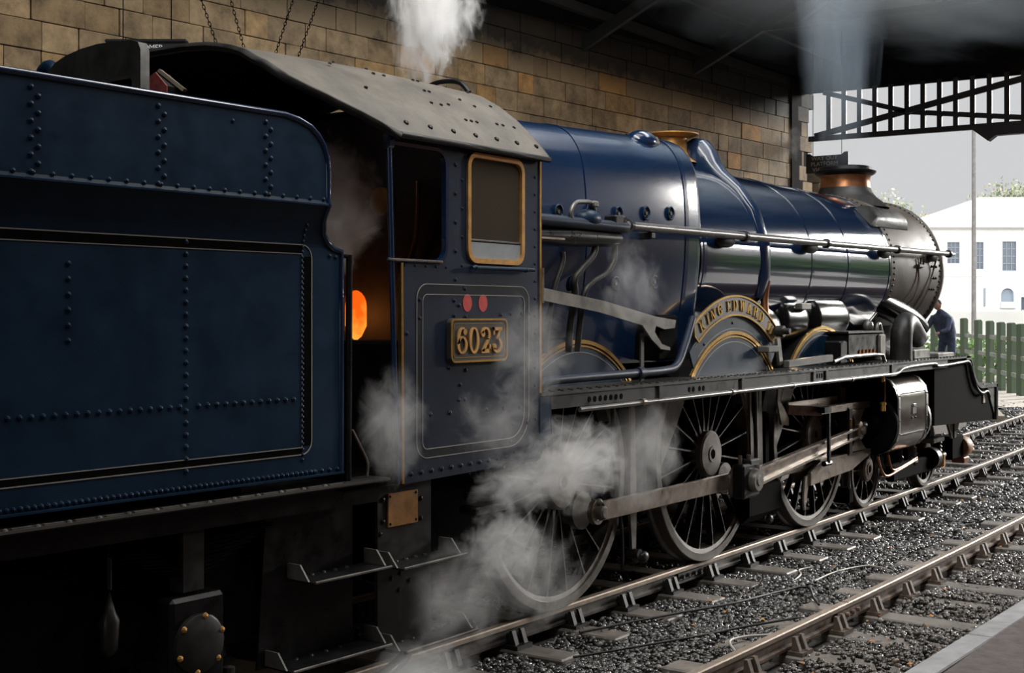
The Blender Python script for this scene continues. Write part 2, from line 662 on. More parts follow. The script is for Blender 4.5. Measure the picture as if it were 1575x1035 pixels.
# ---- slab-serif lettering built from strokes; each glyph in a 1-high box, returns (polygons, width)
def glyph(ch):
    S, T = 0.15, 0.075   # stem and hairline

    def rect(x0, x1, z0, z1):
        return [(x0, z0), (x1, z0), (x1, z1), (x0, z1)]

    def stem(x, z0=0, z1=1, serif=True):
        o = [rect(x, x + S, z0, z1)]
        if serif:
            o += [rect(x - 0.07, x + S + 0.07, z0, z0 + T), rect(x - 0.07, x + S + 0.07, z1 - T, z1)]
        return o

    def diag(xa, za, xb, zb, t):
        return [[(xa, za), (xa + t, za), (xb + t, zb), (xb, zb)]]

    def bowl(cx, cz, rx, rz, a0, a1, tx, tz, n=14):
        out = []
        for i in range(n):
            a, b = R(a0 + (a1 - a0) * i / n), R(a0 + (a1 - a0) * (i + 1) / n)
            q = []
            for (an, k) in ((a, 0), (b, 0), (b, 1), (a, 1)):
                q.append((cx + (rx - k * tx) * math.cos(an), cz + (rz - k * tz) * math.sin(an)))
            out.append(q)
        return out
    if ch == 'I':
        return stem(0.07), 0.31
    if ch == 'K':
        return stem(0.07) + diag(0.22, 0.38, 0.56, 1, 0.09) + diag(0.60, 0, 0.30, 0.56, S) + [rect(0.48, 0.74, 1 - T, 1), rect(0.52, 0.84, 0, T)], 0.84
    if ch == 'N':
        return [rect(0.08, 0.08 + T, 0, 1), rect(0.62, 0.62 + T, 0, 1), rect(0, 0.25, 0, T), rect(0.5, 0.8, 1 - T, 1), rect(0, 0.2, 1 - T, 1)] + diag(0.54, 0, 0.08, 1, S), 0.8
    if ch == 'G':
        return bowl(0.40, 0.5, 0.38, 0.51, 45, 315, 0.17, 0.09) + [rect(0.58, 0.58 + S, 0.04, 0.45), rect(0.46, 0.8, 0.38, 0.38 + T), rect(0.62, 0.70, 0.64, 0.98)], 0.82
    if ch == 'E':
        return stem(0.07) + [rect(0.07, 0.66, 0, T), rect(0.07, 0.62, 1 - T, 1), rect(0.2, 0.44, 0.46, 0.46 + T), rect(0.59, 0.66, 0, 0.24), rect(0.56, 0.62, 0.78, 1)], 0.70
    if ch == 'D':
        return stem(0.07) + bowl(0.30, 0.5, 0.46, 0.5, -90, 90, 0.17, 0.085) + [rect(0.1, 0.31, 0, T), rect(0.1, 0.31, 1 - T, 1)], 0.80
    if ch == 'W':
        return diag(0.24, 0, 0.06, 1, 0.15) + diag(0.24, 0, 0.46, 1, 0.08) + diag(0.62, 0, 0.44, 1, 0.15) + diag(0.64, 0, 0.90, 1, 0.08) + [rect(-0.02, 0.28, 1 - T, 1), rect(0.38, 0.62, 1 - T, 1), rect(0.80, 1.06, 1 - T, 1)], 1.06
    if ch == 'A':
        return diag(0.12, 0, 0.36, 1, 0.08) + diag(0.56, 0, 0.32, 1, S) + [rect(0.22, 0.6, 0.28, 0.28 + T), rect(0.0, 0.28, 0, T), rect(0.46, 0.82, 0, T)], 0.82
    if ch == 'R':
        return stem(0.07) + bowl(0.34, 0.74, 0.32, 0.26, -90, 90, 0.16, 0.085) + [rect(0.1, 0.36, 1 - T, 1), rect(0.1, 0.36, 0.48, 0.48 + T)] + diag(0.60, 0, 0.36, 0.5, S) + [rect(0.56, 0.84, 0, T)], 0.84
    if ch == '0':
        return bowl(0.34, 0.5, 0.33, 0.51, 0, 360, 0.16, 0.07, 24), 0.68
    if ch == '6':
        return bowl(0.36, 0.33, 0.33, 0.34, 0, 360, 0.15, 0.07, 20) + bowl(0.40, 0.5, 0.37, 0.51, 75, 195, 0.16, 0.07) + bowl(0.53, 0.83, 0.12, 0.12, 0, 360, 0.12, 0.12, 10), 0.72
    if ch == '2':
        return bowl(0.33, 0.72, 0.32, 0.29, -40, 170, 0.16, 0.08) + bowl(0.14, 0.74, 0.12, 0.12, 0, 360, 0.12, 0.12, 10) + diag(0.03, 0.06, 0.42, 0.52, 0.17) + [rect(0.03, 0.64, 0, 0.16), rect(0.56, 0.66, 0.0, 0.34)], 0.70
    if ch == '3':
        return bowl(0.32, 0.30, 0.34, 0.31, -155, 70, 0.16, 0.08) + [rect(0.05, 0.64, 0.87, 1.0), rect(0.05, 0.13, 0.70, 1.0)] + diag(0.26, 0.52, 0.44, 0.90, 0.13) + [rect(0.24, 0.40, 0.52, 0.60)] + bowl(0.13, 0.24, 0.12, 0.12, 0, 360, 0.12, 0.12, 10), 0.70
    return [], 0.36


# ------------------------------------------------------------------ setting
KAP, XC = 0.0037, 2.5


def trk(x, off, z=0.0):
    return Vector((x, off + 0.5 * KAP * (x - XC) ** 2, z))


def trk_yaw(x):
    return math.atan(KAP * (x - XC))


TR2 = -3.262     # centre line of the empty track
WY0, WK = 6.25, -0.066     # the station wall: y = WY0 + WK * x


def wall_y(x):
    return WY0 + WK * x


g = MB().box((60, 0, -0.36), (400, 300, 0.1)).build('ground', 'ground', kind='structure')

# near platform
pl = empty('floor_platform_near', kind='structure')
xs = [-46, -36, -26] + [-16 + i * 1.0 for i in range(38)]
PED = -4.715
top = MB()
top.loft([[(x, trk(x, PED - 0.105).y, 0.85), (x, -8.6, 0.85)] for x in xs])
top.build('platform_surface', 'tarmac', pl)
face = MB()
face.loft([[trk(x, PED + 0.06, 0.78), trk(x, PED + 0.06, -0.35)] for x in xs])
face.build('platform_face', 'brick', pl)
cbm = None
for i in range(30):
    x0 = -9 + i * 0.92
    m_ = MB()
    P = [(x0 + 0.006, 0), (x0 + 0.914, 0)]
    a, b = trk(P[0][0], PED), trk(P[1][0], PED)
    m_.add([(a.x, a.y, 0.862), (b.x, b.y, 0.862), (b.x, b.y - 0.115, 0.862), (a.x, a.y - 0.115, 0.862),
            (a.x, a.y, 0.77), (b.x, b.y, 0.77), (b.x, b.y - 0.115, 0.77), (a.x, a.y - 0.115, 0.77)],
           [(0, 1, 2, 3), (4, 7, 6, 5), (0, 4, 5, 1), (1, 5, 6, 2), (2, 6, 7, 3), (3, 7, 4, 0)])
    m_.build('coping_slab', 'coping', pl, bevel=0.006)
for i in range(4):
    for j in range(3):
        x0 = -5 + i * 1.55
        a = trk(x0, PED - 0.115)
        MB().bbox(x0 + 0.008, x0 + 1.54, a.y - 0.012 - j * 0.8 - 0.78, a.y - 0.012 - j * 0.8, 0.84, 0.856 + 0.002 * ((i + j) % 2)).build('paving_slab', 'tarmac', pl, bevel=0.004)
# far platform behind the engine
fp = MB()
fp.loft([[(x, trk(x, 1.62).y, -0.35), (x, trk(x, 1.62).y, 0.85), (x, 7.4, 0.85)] for x in xs])
fp.build('floor_platform_far', 'tarmac', kind='structure', smooth=None)

# walls
wb = empty('wall_back', kind='structure')
m_ = MB()
for (xa, xb) in ((-48, 18.6),):
    m_.add([(xa, wall_y(xa) + 0.04, 0), (xb, wall_y(xb) + 0.04, 0), (xb, wall_y(xb) + 0.04, 7.6), (xa, wall_y(xa) + 0.04, 7.6),
            (xa, wall_y(xa) + 0.6, 0), (xb, wall_y(xb) + 0.6, 0), (xb, wall_y(xb) + 0.6, 7.6), (xa, wall_y(xa) + 0.6, 7.6)],
           [(0, 1, 2, 3), (4, 7, 6, 5), (0, 4, 5, 1), (1, 5, 6, 2), (2, 6, 7, 3), (3, 7, 4, 0)])
m_.build('mortar_bed', 'mortar', wb)
block = MB().box((0, 0, 0), (1, 1, 1))
bme = bpy.data.meshes.new('wall_stone')
bme.from_pydata(block.v, [], block.f)
bm = bmesh.new()
bm.from_mesh(bme)
bmesh.ops.recalc_face_normals(bm, faces=bm.faces)
bmesh.ops.bevel(bm, geom=list(bm.edges), offset=0.022, segments=1, affect='EDGES')
bm.to_mesh(bme)
bm.free()
bme.materials.append(M['stone'])
rs = random.Random(3)
wyaw = math.atan(WK)
rest = MB()
nst = 0
cz = 3.64
row = 0
stones = []
while cz < 7.35:
    h = 0.312 + rs.uniform(-0.016, 0.016)
    x = -2.6 + rs.uniform(0, 0.4)
    while x < 18.4:
        L_ = rs.choice((0.38, 0.48, 0.56, 0.66, 0.76, 0.88)) * rs.uniform(0.92, 1.08)
        zc = cz + h / 2
        # line of sight: what the train hides and what lies outside the frame is skipped
        lo = 4.35 + 0.12 * (x + 2) if x < 6 else 3.7
        hi = 5.75 + 0.15 * (x + 1.2)
        if lo - 0.5 < zc < hi + 0.35:
            stones.append((x, L_, zc, h))
        x += L_
    cz += h
    row += 1
stones.sort(key=lambda q: (q[2] > 6.55, q[0] > 15.5, q[0]))
for (x, L_, zc, h) in stones:
    proud = rs.uniform(0.0, 0.02)
    if x < 0.55 and zc < 4.98:
        proud += 0.10
    c = (x + L_ / 2, wall_y(x + L_ / 2) + 0.045 - proud, zc)
    if nst < 292:
        link('wall_stone', bme, wb, loc=c, rot=(0, rs.uniform(-0.006, 0.006), wyaw), scale=(L_ - 0.012, 0.12, h - 0.012))
        nst += 1
    else:
        rest.box(c, (L_ - 0.014, 0.12, h - 0.014), Matrix.Rotation(wyaw, 3, 'Z'))
rest.build('upper_wall_stones', 'stone', wb, kind='stuff')
MB().bbox(17.9, 18.75, wall_y(18.3) - 0.03, wall_y(18.3) + 0.7, 0.8, 7.9).build('wall_end_pier', 'roofdark', kind='structure')
MB().bbox(-48, 18.6, -8.9, -8.6, 0, 8.1).build('wall_unseen_side', 'brick', kind='structure')  # unseen side wall, set close in to block sun from tender and cab

# roof: two sooty boarded slopes with a glazed strip each side of the ridge
RZ, RY = 10.9, -2.6
rf = empty('roof', kind='structure')


def slope(y0, z0, y1, z1, x0, x1, nm):
    m_ = MB()
    m_.add([(x0, y0, z0), (x1, y0, z0), (x1, y1, z1), (x0, y1, z1), (x0, y0, z0 + 0.08), (x1, y0, z0 + 0.08), (x1, y1, z1 + 0.08), (x0, y1, z1 + 0.08)],
           [(0, 3, 2, 1), (4, 5, 6, 7), (0, 1, 5, 4), (1, 2, 6, 5), (2, 3, 7, 6), (3, 0, 4, 7)])
    m_.build(nm, 'roofdark', rf)


def rz(y):
    return RZ - 0.46 * abs(y - RY)


slope(8.2, rz(8.2), 0.2, rz(0.2), -48, 19.0, 'boarded_slope')
slope(-13.6, rz(-13.6), -5.5, rz(-5.5), -48, 19.0, 'boarded_slope')
slope(0.2, rz(0.2), RY, RZ, 11.0, 19.0, 'boarded_slope')
slope(-5.5, rz(-5.5), RY, RZ, 11.0, 19.0, 'boarded_slope')
slope(0.2, rz(0.2), RY, RZ, -48, -10.5, 'boarded_slope')
slope(-5.5, rz(-5.5), RY, RZ, -48, -10.5, 'boarded_slope')
for k in range(9):
    y = 7.0 - k * 0.95
    MB().bbox(-10, 18.9, y - 0.06, y + 0.06, rz(y) - 0.17, rz(y) - 0.02).build('purlin', 'truss', rf)
for k in range(6):
    x = -4 + k * 3.6
    m_ = MB()
    m_.bar((x, 6.6, rz(6.6) - 0.3), (x, RY, RZ - 0.3), 0.10, 0.20)
    m_.bar((x, -12.6, rz(-12.6) - 0.3), (x, RY, RZ - 0.3), 0.10, 0.20)
    m_.bar((x, 5.7, 7.55), (x, -12.6, 7.55), 0.07, 0.09)
    for (ya, yb) in ((3.2, 1.2), (0.6, -0.8)):
        m_.bar((x, ya, 7.55), (x, yb, rz(yb) - 0.35), 0.05, 0.06)
        m_.bar((x, yb, rz(yb) - 0.35), (x, yb - 1.2, 7.55), 0.05, 0.05)
    m_.build('truss', 'truss', rf)

# end screen of the shed
XS = 18.55
sc_ = empty('window_1', kind='structure')
MB().add([(XS, 5.4, 7.09), (XS, -8.7, 6.92), (XS, -8.7, rz(-8.7)), (XS, RY, RZ), (XS, 5.4, rz(5.4)),
          (XS + 0.1, 5.4, 7.09), (XS + 0.1, -8.7, 6.92), (XS + 0.1, -8.7, rz(-8.7)), (XS + 0.1, RY, RZ), (XS + 0.1, 5.4, rz(5.4))],
         [(0, 1, 2, 3, 4), (9, 8, 7, 6, 5), (0, 5, 6, 1), (1, 6, 7, 2), (2, 7, 8, 3), (3, 8, 9, 4), (4, 9, 5, 0)]).build('gable_cladding', 'roofdark', sc_)
ys = [4.446, 4.107, 3.766, 3.431, 3.089, 2.746, 2.413, 2.073, 1.744, 1.407, 1.075, 0.735, 0.412]
while ys[-1] > -8.2:
    ys.append(ys[-1] - 0.335)
for y in ys:
    MB().bbox(XS - 0.03, XS + 0.03, y - 0.05, y + 0.05, 6.04, 7.1).build('glazing_bar', 'screen', sc_)
MB().bar((XS, 4.9, 6.085), (XS, -8.7, 6.0), 0.09, 0.11).build('bottom_chord', 'screen', sc_)
MB().bar((XS - 0.05, 4.75, 6.13), (XS - 0.05, 0.40, 6.94), 0.05, 0.125).build('brace', 'screen', sc_)
MB().bar((XS - 0.05, 4.55, 7.06), (XS - 0.05, 2.76, 6.50), 0.05, 0.10).build('brace', 'screen', sc_)
MB().bar((XS + 0.05, 2.76, 6.50), (XS + 0.05, 0.0, 6.12), 0.05, 0.10).build('brace', 'screen', sc_)
MB().bar((XS - 0.05, 0.40, 6.94), (XS - 0.05, -3.4, 7.0), 0.05, 0.075).build('brace', 'screen', sc_)
hb = MB()
hb.add([(XS - 0.5 + dx, y, z) for dx in (0, 0.18) for (y, z) in ((1.30, 5.965), (1.16, 6.04), (-1.6, 6.02), (-1.6, 5.80), (0.83, 5.80), (0.97, 5.70))],
       [(0, 1, 2, 3, 4, 5), (11, 10, 9, 8, 7, 6)] + [(i, (i + 1) % 6, 6 + (i + 1) % 6, 6 + i) for i in range(6)])
hb.build('hanging_beam', 'screen', sc_)


# ------------------------------------------------------------------ tracks
def sweep_rail(prof, off, x0, x1, name, m, parent):
    S = []
    x = x0
    while x <= x1 + 1e-6:
        q = []
        ya = trk_yaw(x)
        for (u, z) in prof:
            p = trk(x, off, z)
            q.append((p.x - u * math.sin(ya), p.y + u * math.cos(ya), z))
        S.append(q)
        x += 0.75
    return MB().loft(S, close=True, caps=True).build(name, m, parent, smooth=25)


headp = [(-0.035, -0.038), (-0.035, -0.008), (-0.028, 0.0), (0.028, 0.0), (0.035, -0.008), (0.035, -0.038), (0.012, -0.048), (-0.012, -0.048)]
webp = [(-0.0105, -0.046), (0.0105, -0.046), (0.0105, -0.108), (0.035, -0.118), (0.035, -0.138), (0.026, -0.145), (-0.026, -0.145), (-0.035, -0.138), (-0.035, -0.118), (-0.0105, -0.108)]
# rail chair (casting that holds the rail), rail along local x, outer side = -y
ch = MB()
ch.box((0, 0, -0.158), (0.19, 0.30, 0.03))
for sy in (-1, 1):
    for sx in (-0.055, 0.055):
        ch.add([(sx - 0.022, sy * 0.125, -0.15), (sx + 0.022, sy * 0.125, -0.15), (sx + 0.022, sy * 0.085, -0.04), (sx - 0.022, sy * 0.085, -0.04),
                (sx - 0.022, sy * 0.055, -0.15), (sx + 0.022, sy * 0.055, -0.15), (sx + 0.022, sy * 0.062, -0.04), (sx - 0.022, sy * 0.062, -0.04)],
               [(0, 1, 2, 3), (4, 7, 6, 5), (0, 4, 5, 1), (1, 5, 6, 2), (2, 6, 7, 3), (3, 7, 4, 0)])
    ch.box((0, sy * 0.07, -0.10), (0.15, 0.02, 0.10))
for (bx, by) in ((0.0, 0.138), (0.0, -0.138)):
    ch.dome((bx, by, -0.143), (0, 0, 1), 0.014, 0.018, 6)
key = MB().box((0, -0.046, -0.088), (0.16, 0.03, 0.06))


def once(mb, name, m, bev=0.0):
    o = mb.build(name, m, bevel=bev)
    me = o.data
    bpy.data.objects.remove(o)
    return me


def track(off, label, rail_m, chair_m, key_m, sl_m, x0, x1, seed, phase):
    t = empty('railway_track', trk(2.5, off), 0, label, 'track', 'railway tracks')
    t.location = (0, 0, 0)
    rg = random.Random(seed)
    for s in (-1, 1):
        sweep_rail(webp, off + s * 0.7525, x0, x1, 'rail', rail_m, t)
        sweep_rail(headp, off + s * 0.7525, x0, x1, 'rail_head', 'railtop', t)
    sme = once(MB().box((0, 0, 0), (0.255, 2.6, 0.13)), 'sleeper', sl_m, 0.012)
    cme = once(ch, 'rail_chair', chair_m)
    kme = once(key, 'key', key_m, 0.006)
    x = x0 + phase
    while x < x1:
        p = trk(x, off)
        ya = trk_yaw(x)
        link('sleeper', sme, t, loc=(p.x, p.y, -0.238 + rg.uniform(-0.004, 0.003)), rot=(0, 0, ya + rg.uniform(-0.02, 0.02)))
        for s in (-1, 1):
            q = trk(x, off + s * 0.7525)
            c = link('rail_chair', cme, t, loc=(q.x, q.y, q.z), rot=(0, 0, ya if s < 0 else ya + PI))
            link('key', kme, c)
        x += 0.78
    return t


t1 = track(0.0, 'railway track under the blue steam locomotive', 'railoil', 'chair', 'chair', 'sleeper', -7.0, 36.0, 1, 0.20)
t2 = track(TR2, 'empty railway track with rusty rails beside the platform edge', 'railrust', 'chairrust', 'woodkey', 'sleeper', -7.0, 36.0, 2, 0.45)


def fishplate(t, x, off, m):
    ya = trk_yaw(x)
    for s in (-1, 1):
        p = trk(x, off + s * 0.022, -0.08)
        mb = MB().box(p, (0.46, 0.024, 0.062), Matrix.Rotation(ya, 3, 'Z'))
        for k in (-0.17, -0.06, 0.06, 0.17):
            q = Vector((math.cos(ya) * k, math.sin(ya) * k, 0)) + trk(x, off + s * 0.034, -0.08)
            mb.cyl(q, q + Vector((0, s * 0.03, 0)), 0.018, 6)
        mb.build('fishplate', m, t)


fishplate(t1, 2.22, -0.7525, 'chair')
fishplate(t1, 8.75, -0.7525, 'chair')
fishplate(t2, 1.55, TR2 + 0.7525, 'railrust')
MB().box(trk(1.55, TR2 + 0.7525, 0.0005), (0.008, 0.072, 0.003)).build('rail_joint', 'soot', t2)


# ballast: some 55,000 stones in one mesh
def ballast():
    rg = np.random.default_rng(5)
    ph = (1 + 5 ** 0.5) / 2
    V = np.array([(-1, ph, 0), (1, ph, 0), (-1, -ph, 0), (1, -ph, 0), (0, -1, ph), (0, 1, ph), (0, -1, -ph), (0, 1, -ph), (ph, 0, -1), (ph, 0, 1), (-ph, 0, -1), (-ph, 0, 1)], float) / 1.9
    F = np.array([(0, 11, 5), (0, 5, 1), (0, 1, 7), (0, 7, 10), (0, 10, 11), (1, 5, 9), (5, 11, 4), (11, 10, 2), (10, 7, 6), (7, 1, 8), (3, 9, 4), (3, 4, 2), (3, 2, 6), (3, 6, 8), (3, 8, 9), (4, 9, 5), (2, 4, 11), (6, 2, 10), (8, 6, 7), (9, 8, 1)])
    P, S = [], []
    for (x0, x1, y0, y1, den, r0, r1) in ((-3.5, 6, -4.62, -0.55, 1150, 0.013, 0.028), (-1, 8, -0.55, 1.5, 130, 0.024, 0.04), (6, 14, -4.62, 1.55, 520, 0.019, 0.036), (14, 30, -5.2, 3.2, 110, 0.035, 0.06)):
        n = int((x1 - x0) * (y1 - y0) * den)
        p = np.stack([rg.uniform(x0, x1, n), rg.uniform(y0, y1, n)], 1)
        P.append(p)
        S.append(rg.uniform(r0, r1, n))
    P = np.concatenate(P)
    S = np.concatenate(S)
    P[:, 1] += 0.5 * KAP * (P[:, 0] - XC) ** 2
    x, y = P[:, 0], P[:, 1] - 0.5 * KAP * (P[:, 0] - XC) ** 2
    lev = -0.205 + 0.02 * np.sin(x * 2.3 + y * 3.1) * np.cos(y * 2.7 - x * 0.9) + 0.012 * np.sin(x * 5.1)
    lev += np.where((y < -1.42) & (y > -1.9), 0.015, 0) + np.where(y < TR2 + 0.6, 0.022, 0) + np.where(y < -4.15, 0.03, 0)
    # keep the rail heads and the tops of the sleepers mostly clear
    keep = np.ones(len(x), bool)
    for off, xs0 in ((0, -6.8), (TR2, -6.55)):
        for s in (-1, 1):
            keep &= np.abs(y - off - s * 0.7525) > 0.085
        k = np.abs(((x - xs0 + 0.39) % 0.78) - 0.39) < 0.125
        k &= np.abs(y - off) < 1.30
        patch = 0.72 + 0.28 * np.sin(x * 1.7 + y * 2.9) * np.cos(y * 3.3 - x)
        patch = np.where((off < -1) & (y < off - 0.4), 0.25 * patch, patch)
        keep &= ~(k & (rg.uniform(0, 1, len(x)) < patch))
    P, S, lev = P[keep], S[keep], lev[keep]
    n = len(P)
    sc = S[:, None] * rg.uniform(0.65, 1.25, (n, 3))
    sc[:, 2] *= 0.8
    jit = 1 + rg.uniform(-0.38, 0.30, (n, 12, 1))
    A = V[None] * jit * sc[:, None, :]
    an = rg.uniform(0, 2 * np.pi, n)
    tl = rg.uniform(-0.6, 0.6, n)
    c, s = np.cos(tl)[:, None], np.sin(tl)[:, None]
    A = np.stack([A[..., 0] * c - A[..., 2] * s, A[..., 1], A[..., 0] * s + A[..., 2] * c], -1)
    c, s = np.cos(an)[:, None], np.sin(an)[:, None]
    A = np.stack([A[..., 0] * c - A[..., 1] * s, A[..., 0] * s + A[..., 1] * c, A[..., 2]], -1)
    A[..., 0] += P[:, :1]
    A[..., 1] += P[:, 1:]
    A[..., 2] += (lev + rg.uniform(-0.012, 0.012, n))[:, None]
    FF = (F[None] + 12 * np.arange(n)[:, None, None]).reshape(-1, 3)
    me = bpy.data.meshes.new('ballast')
    nv, nf = n * 12, len(FF)
    me.vertices.add(nv)
    me.vertices.foreach_set('co', A.reshape(-1))
    me.loops.add(nf * 3)
    me.loops.foreach_set('vertex_index', FF.reshape(-1).astype(np.int32))
    me.polygons.add(nf)
    me.polygons.foreach_set('loop_start', np.arange(0, nf * 3, 3, dtype=np.int32))
    me.update(calc_edges=True)
    tone = 0.016 + 0.15 * rg.uniform(0, 1, n) ** 2.2
    hue = rg.uniform(0, 1, n)
    y = P[:, 1]
    rust = np.clip((-1.6 - y) / 2.2, 0, 1) * rg.uniform(0, 1, n)
    colr = np.stack([tone * (1 + 0.35 * rust), tone * (1.0 - 0.05 * hue), tone * (1.0 - 0.12 * hue - 0.25 * rust), np.ones(n)], 1)
    ca = me.color_attributes.new('tone', 'FLOAT_COLOR', 'POINT')
    ca.data.foreach_set('color', np.repeat(colr, 12, 0).reshape(-1).astype(np.float32))
    me.materials.append(M['ballast'])
    o = link('ballast', me, kind='stuff')
    tag(o, 'wet dark grey ballast stones between and around the rails', 'ballast')


ballast()
MB().loft([[(x, trk(x, -4.62).y, -0.235), (x, trk(x, 1.6).y, -0.235)] for x in [-8 + i for i in range(46)]]).build('ground_ballast_bed', 'ground', kind='structure')

rl = random.Random(9)
lf = MB()
for i in range(150):
    x = rl.uniform(-1, 11)
    y = rl.choice((rl.uniform(-4.5, -2.6), rl.uniform(-4.5, -2.6), rl.uniform(-2.4, -1.2)))
    p = trk(x, y, -0.165 + rl.uniform(0, 0.015))
    s = rl.uniform(0.014, 0.03)
    rot = Matrix.Rotation(rl.uniform(0, 6.28), 3, 'Z') @ Matrix.Rotation(rl.uniform(-0.5, 0.5), 3, 'X')
    lf.add([p + rot @ Vector(q) for q in ((-s, 0, 0), (0, -s * 0.6, 0.006), (s, 0, 0), (0, s * 0.6, 0.006))], [(0, 1, 2, 3)])
tag(lf.build('fallen_leaves', 'leafred', kind='stuff'), 'orange and yellow fallen leaves scattered over the ballast', 'leaves')


def cable(pts, r, m, label):
    P = [trk(x, y, z) for (x, y, z) in pts]
    o = MB().tube(smoothpath(P, 8), r, 6).build('cable', m, smooth=60)
    tag(o, label, 'cable')


cable([(0.05, -0.98, -0.16), (0.9, -1.25, -0.155), (1.6, -1.5, -0.15), (2.3, -1.62, -0.155), (2.6, -1.75, -0.15), (2.2, -1.98, -0.15), (1.9, -2.15, -0.13)], 0.011, 'cable', 'black cable snaking over the ballast from the engine to the second track')
cable([(-0.6, -1.35, -0.16), (0.3, -1.75, -0.15), (0.9, -1.95, -0.15), (1.35, -2.2, -0.13)], 0.010, 'cable', 'black cable lying nearest the camera, crossing the ballast below the rear wheel')
cable([(0.1, -2.28, -0.14), (0.35, -2.1, -0.13), (0.6, -2.12, -0.14), (0.75, -2.25, -0.14)], 0.010, 'cablewhite', 'short white cable looped over a sleeper end beside the rusty rail')
cable([(2.75, -1.55, -0.15), (3.05, -1.5, -0.14), (3.3, -1.38, -0.15), (3.5, -1.42, -0.15)], 0.008, 'cablewhite', 'short pale cable curling among the ballast between both tracks')
cable([(2.9, -1.7, -0.15), (3.4, -1.72, -0.14), (3.9, -1.85, -0.15), (3.7, -2.15, -0.14)], 0.008, 'cablewhite', 'pale thin cable bent towards the second rail, further from the camera')
# ------------------------------------------------------------------ locomotive
loco = empty('steam_locomotive', (0, 0, 0), 0, 'dark blue steam locomotive numbered 6023 named KING EDWARD II', 'locomotive')


def part(mb, name, m, smooth=None, kind=None, bevel=0, parent=None, label=None):
    o = mb.build(name, m, parent or loco, smooth, kind, bevel)
    if label:
        o['label'] = label
    return o


# main frames, ashpan, drag box
fr = MB()
for s in (-1, 1):
    fr.bbox(-2.1, 8.9, s * 0.60, s * 0.57, 0.62, 1.72)
    fr.bbox(8.9, 10.0, s * 0.60, s * 0.57, 0.75, 1.2)
fr.bbox(-2.0, 9.9, -0.56, 0.56, 0.95, 1.0)
part(fr, 'frame_plate', 'soot')
part(MB().bbox(-0.9, 1.9, -0.52, 0.52, 0.45, 1.95), 'ashpan', 'soot')
part(MB().bbox(2.0, 7.4, -0.5, 0.5, 1.7, 2.05), 'boiler_cradle', 'soot')

# running plate
rp = MB()
for s in (-1, 1):
    rp.bbox(-1.05, 8.88, s * 1.365, s * 0.93, 1.722, 1.742)
part(rp, 'running_plate', 'greyblack')
va = MB()
va.bbox(-0.92, 7.95, -1.352, -1.337, 1.625, 1.722)
va.bbox(-0.92, 7.95, 1.352, 1.337, 1.60, 1.722)
part(va, 'valance', 'greyblack')
for x in (0.62, 2.10, 3.70, 4.02, 5.92):
    part(MB().bbox(x - 0.03, x + 0.03, -1.368, -1.350, 1.60, 1.728), 'valance_bracket', 'greyblack', bevel=0.004)
rv = MB()
x = -1.0
while x < 8.8:
    rv.dome((x, -1.335, 1.742), (0, 0, 1), 0.016, 0.014, 6)
    rv.dome((x + 0.06, -1.27, 1.742), (0, 0, 1), 0.013, 0.012, 6)
    x += 0.125
part(rv, 'running_plate_rivets', 'black', kind='stuff')
sl = MB()
for x in [-0.42 + 0.075 * i for i in range(7)] + [1.12, 1.19, 1.30, 1.37]:
    sl.cyl((x, -1.3545, 1.668), (x, -1.351, 1.668), 0.022, 8)
for x in (3.80, 3.86, 3.92, 3.98):
    sl.bbox(x - 0.01, x + 0.01, -1.356, -1.351, 1.655, 1.70)
part(sl, 'valance_slots', 'soot', kind='stuff')
pp = [(-0.55, -1.35, 1.602), (0.9, -1.358, 1.605), (2.2, -1.362, 1.610), (3.8, -1.364, 1.612), (5.5, -1.364, 1.615), (6.05, -1.366, 1.62), (6.35, -1.37, 1.675), (7.35, -1.37, 1.69), (7.55, -1.37, 1.655), (8.6, -1.36, 1.675)]
part(MB().tube(smoothpath(pp, 6), 0.019, 8), 'vacuum_pipe', 'spoke', smooth=60)
for x in (0.35, 1.9, 3.2, 4.7):
    part(MB().cyl((x - 0.025, -1.36, 1.608), (x + 0.025, -1.36, 1.608), 0.027, 10), 'pipe_joint', 'steel', smooth=40)
# heater pipe lying on the running plate behind the driving splasher
hp = [(-0.86, -1.22, 1.745), (-0.80, -1.22, 1.80), (-0.6, -1.22, 1.815), (0.4, -1.21, 1.82), (0.95, -1.20, 1.825), (1.2, -1.19, 1.86), (1.40, -1.16, 2.02), (1.62, -1.12, 2.25)]
part(MB().tube(smoothpath(hp, 6), 0.034, 10), 'steam_heating_pipe', 'cab', smooth=60)
part(MB().cyl((0.52, -1.21, 1.82), (0.60, -1.21, 1.82), 0.047, 12), 'pipe_joint', 'cab', smooth=40)

# front drop and buffer beam
for s in (-1, 1):
    prof = [(7.5, 1.722), (8.88, 1.735)] + arc(9.42, 1.80, 0.46, 188, 268, 8)[1:] + [(10.10, 1.325), (10.10, 0.845), (7.5, 0.93)]
    part(MB().prism(prof, s * 1.33, s * 1.30), 'front_side_sheet', 'soot')
dp = MB()
pr_ = [(8.70, 1.742), (8.90, 1.742)] + arc(9.42, 1.815, 0.47, 188, 268, 8)[1:] + [(10.14, 1.338)]
dp.loft([[(px, -1.365, pz) for px, pz in pr_], [(px, -0.45, pz) for px, pz in pr_]])
part(MB().loft([[(px, 1.365, pz) for px, pz in pr_], [(px, 0.45, pz) for px, pz in pr_]]), 'front_drop_plate', 'greyblack')
dp.loft([[(px, -1.365, pz) for px, pz in pr_], [(px, -1.365, pz - 0.045) for px, pz in pr_]])
dp.loft([[(px, -1.34, pz - 0.045) for px, pz in pr_], [(px, -1.365, pz - 0.045) for px, pz in pr_]])
part(dp, 'front_drop_plate', 'greyblack')
r2 = MB()
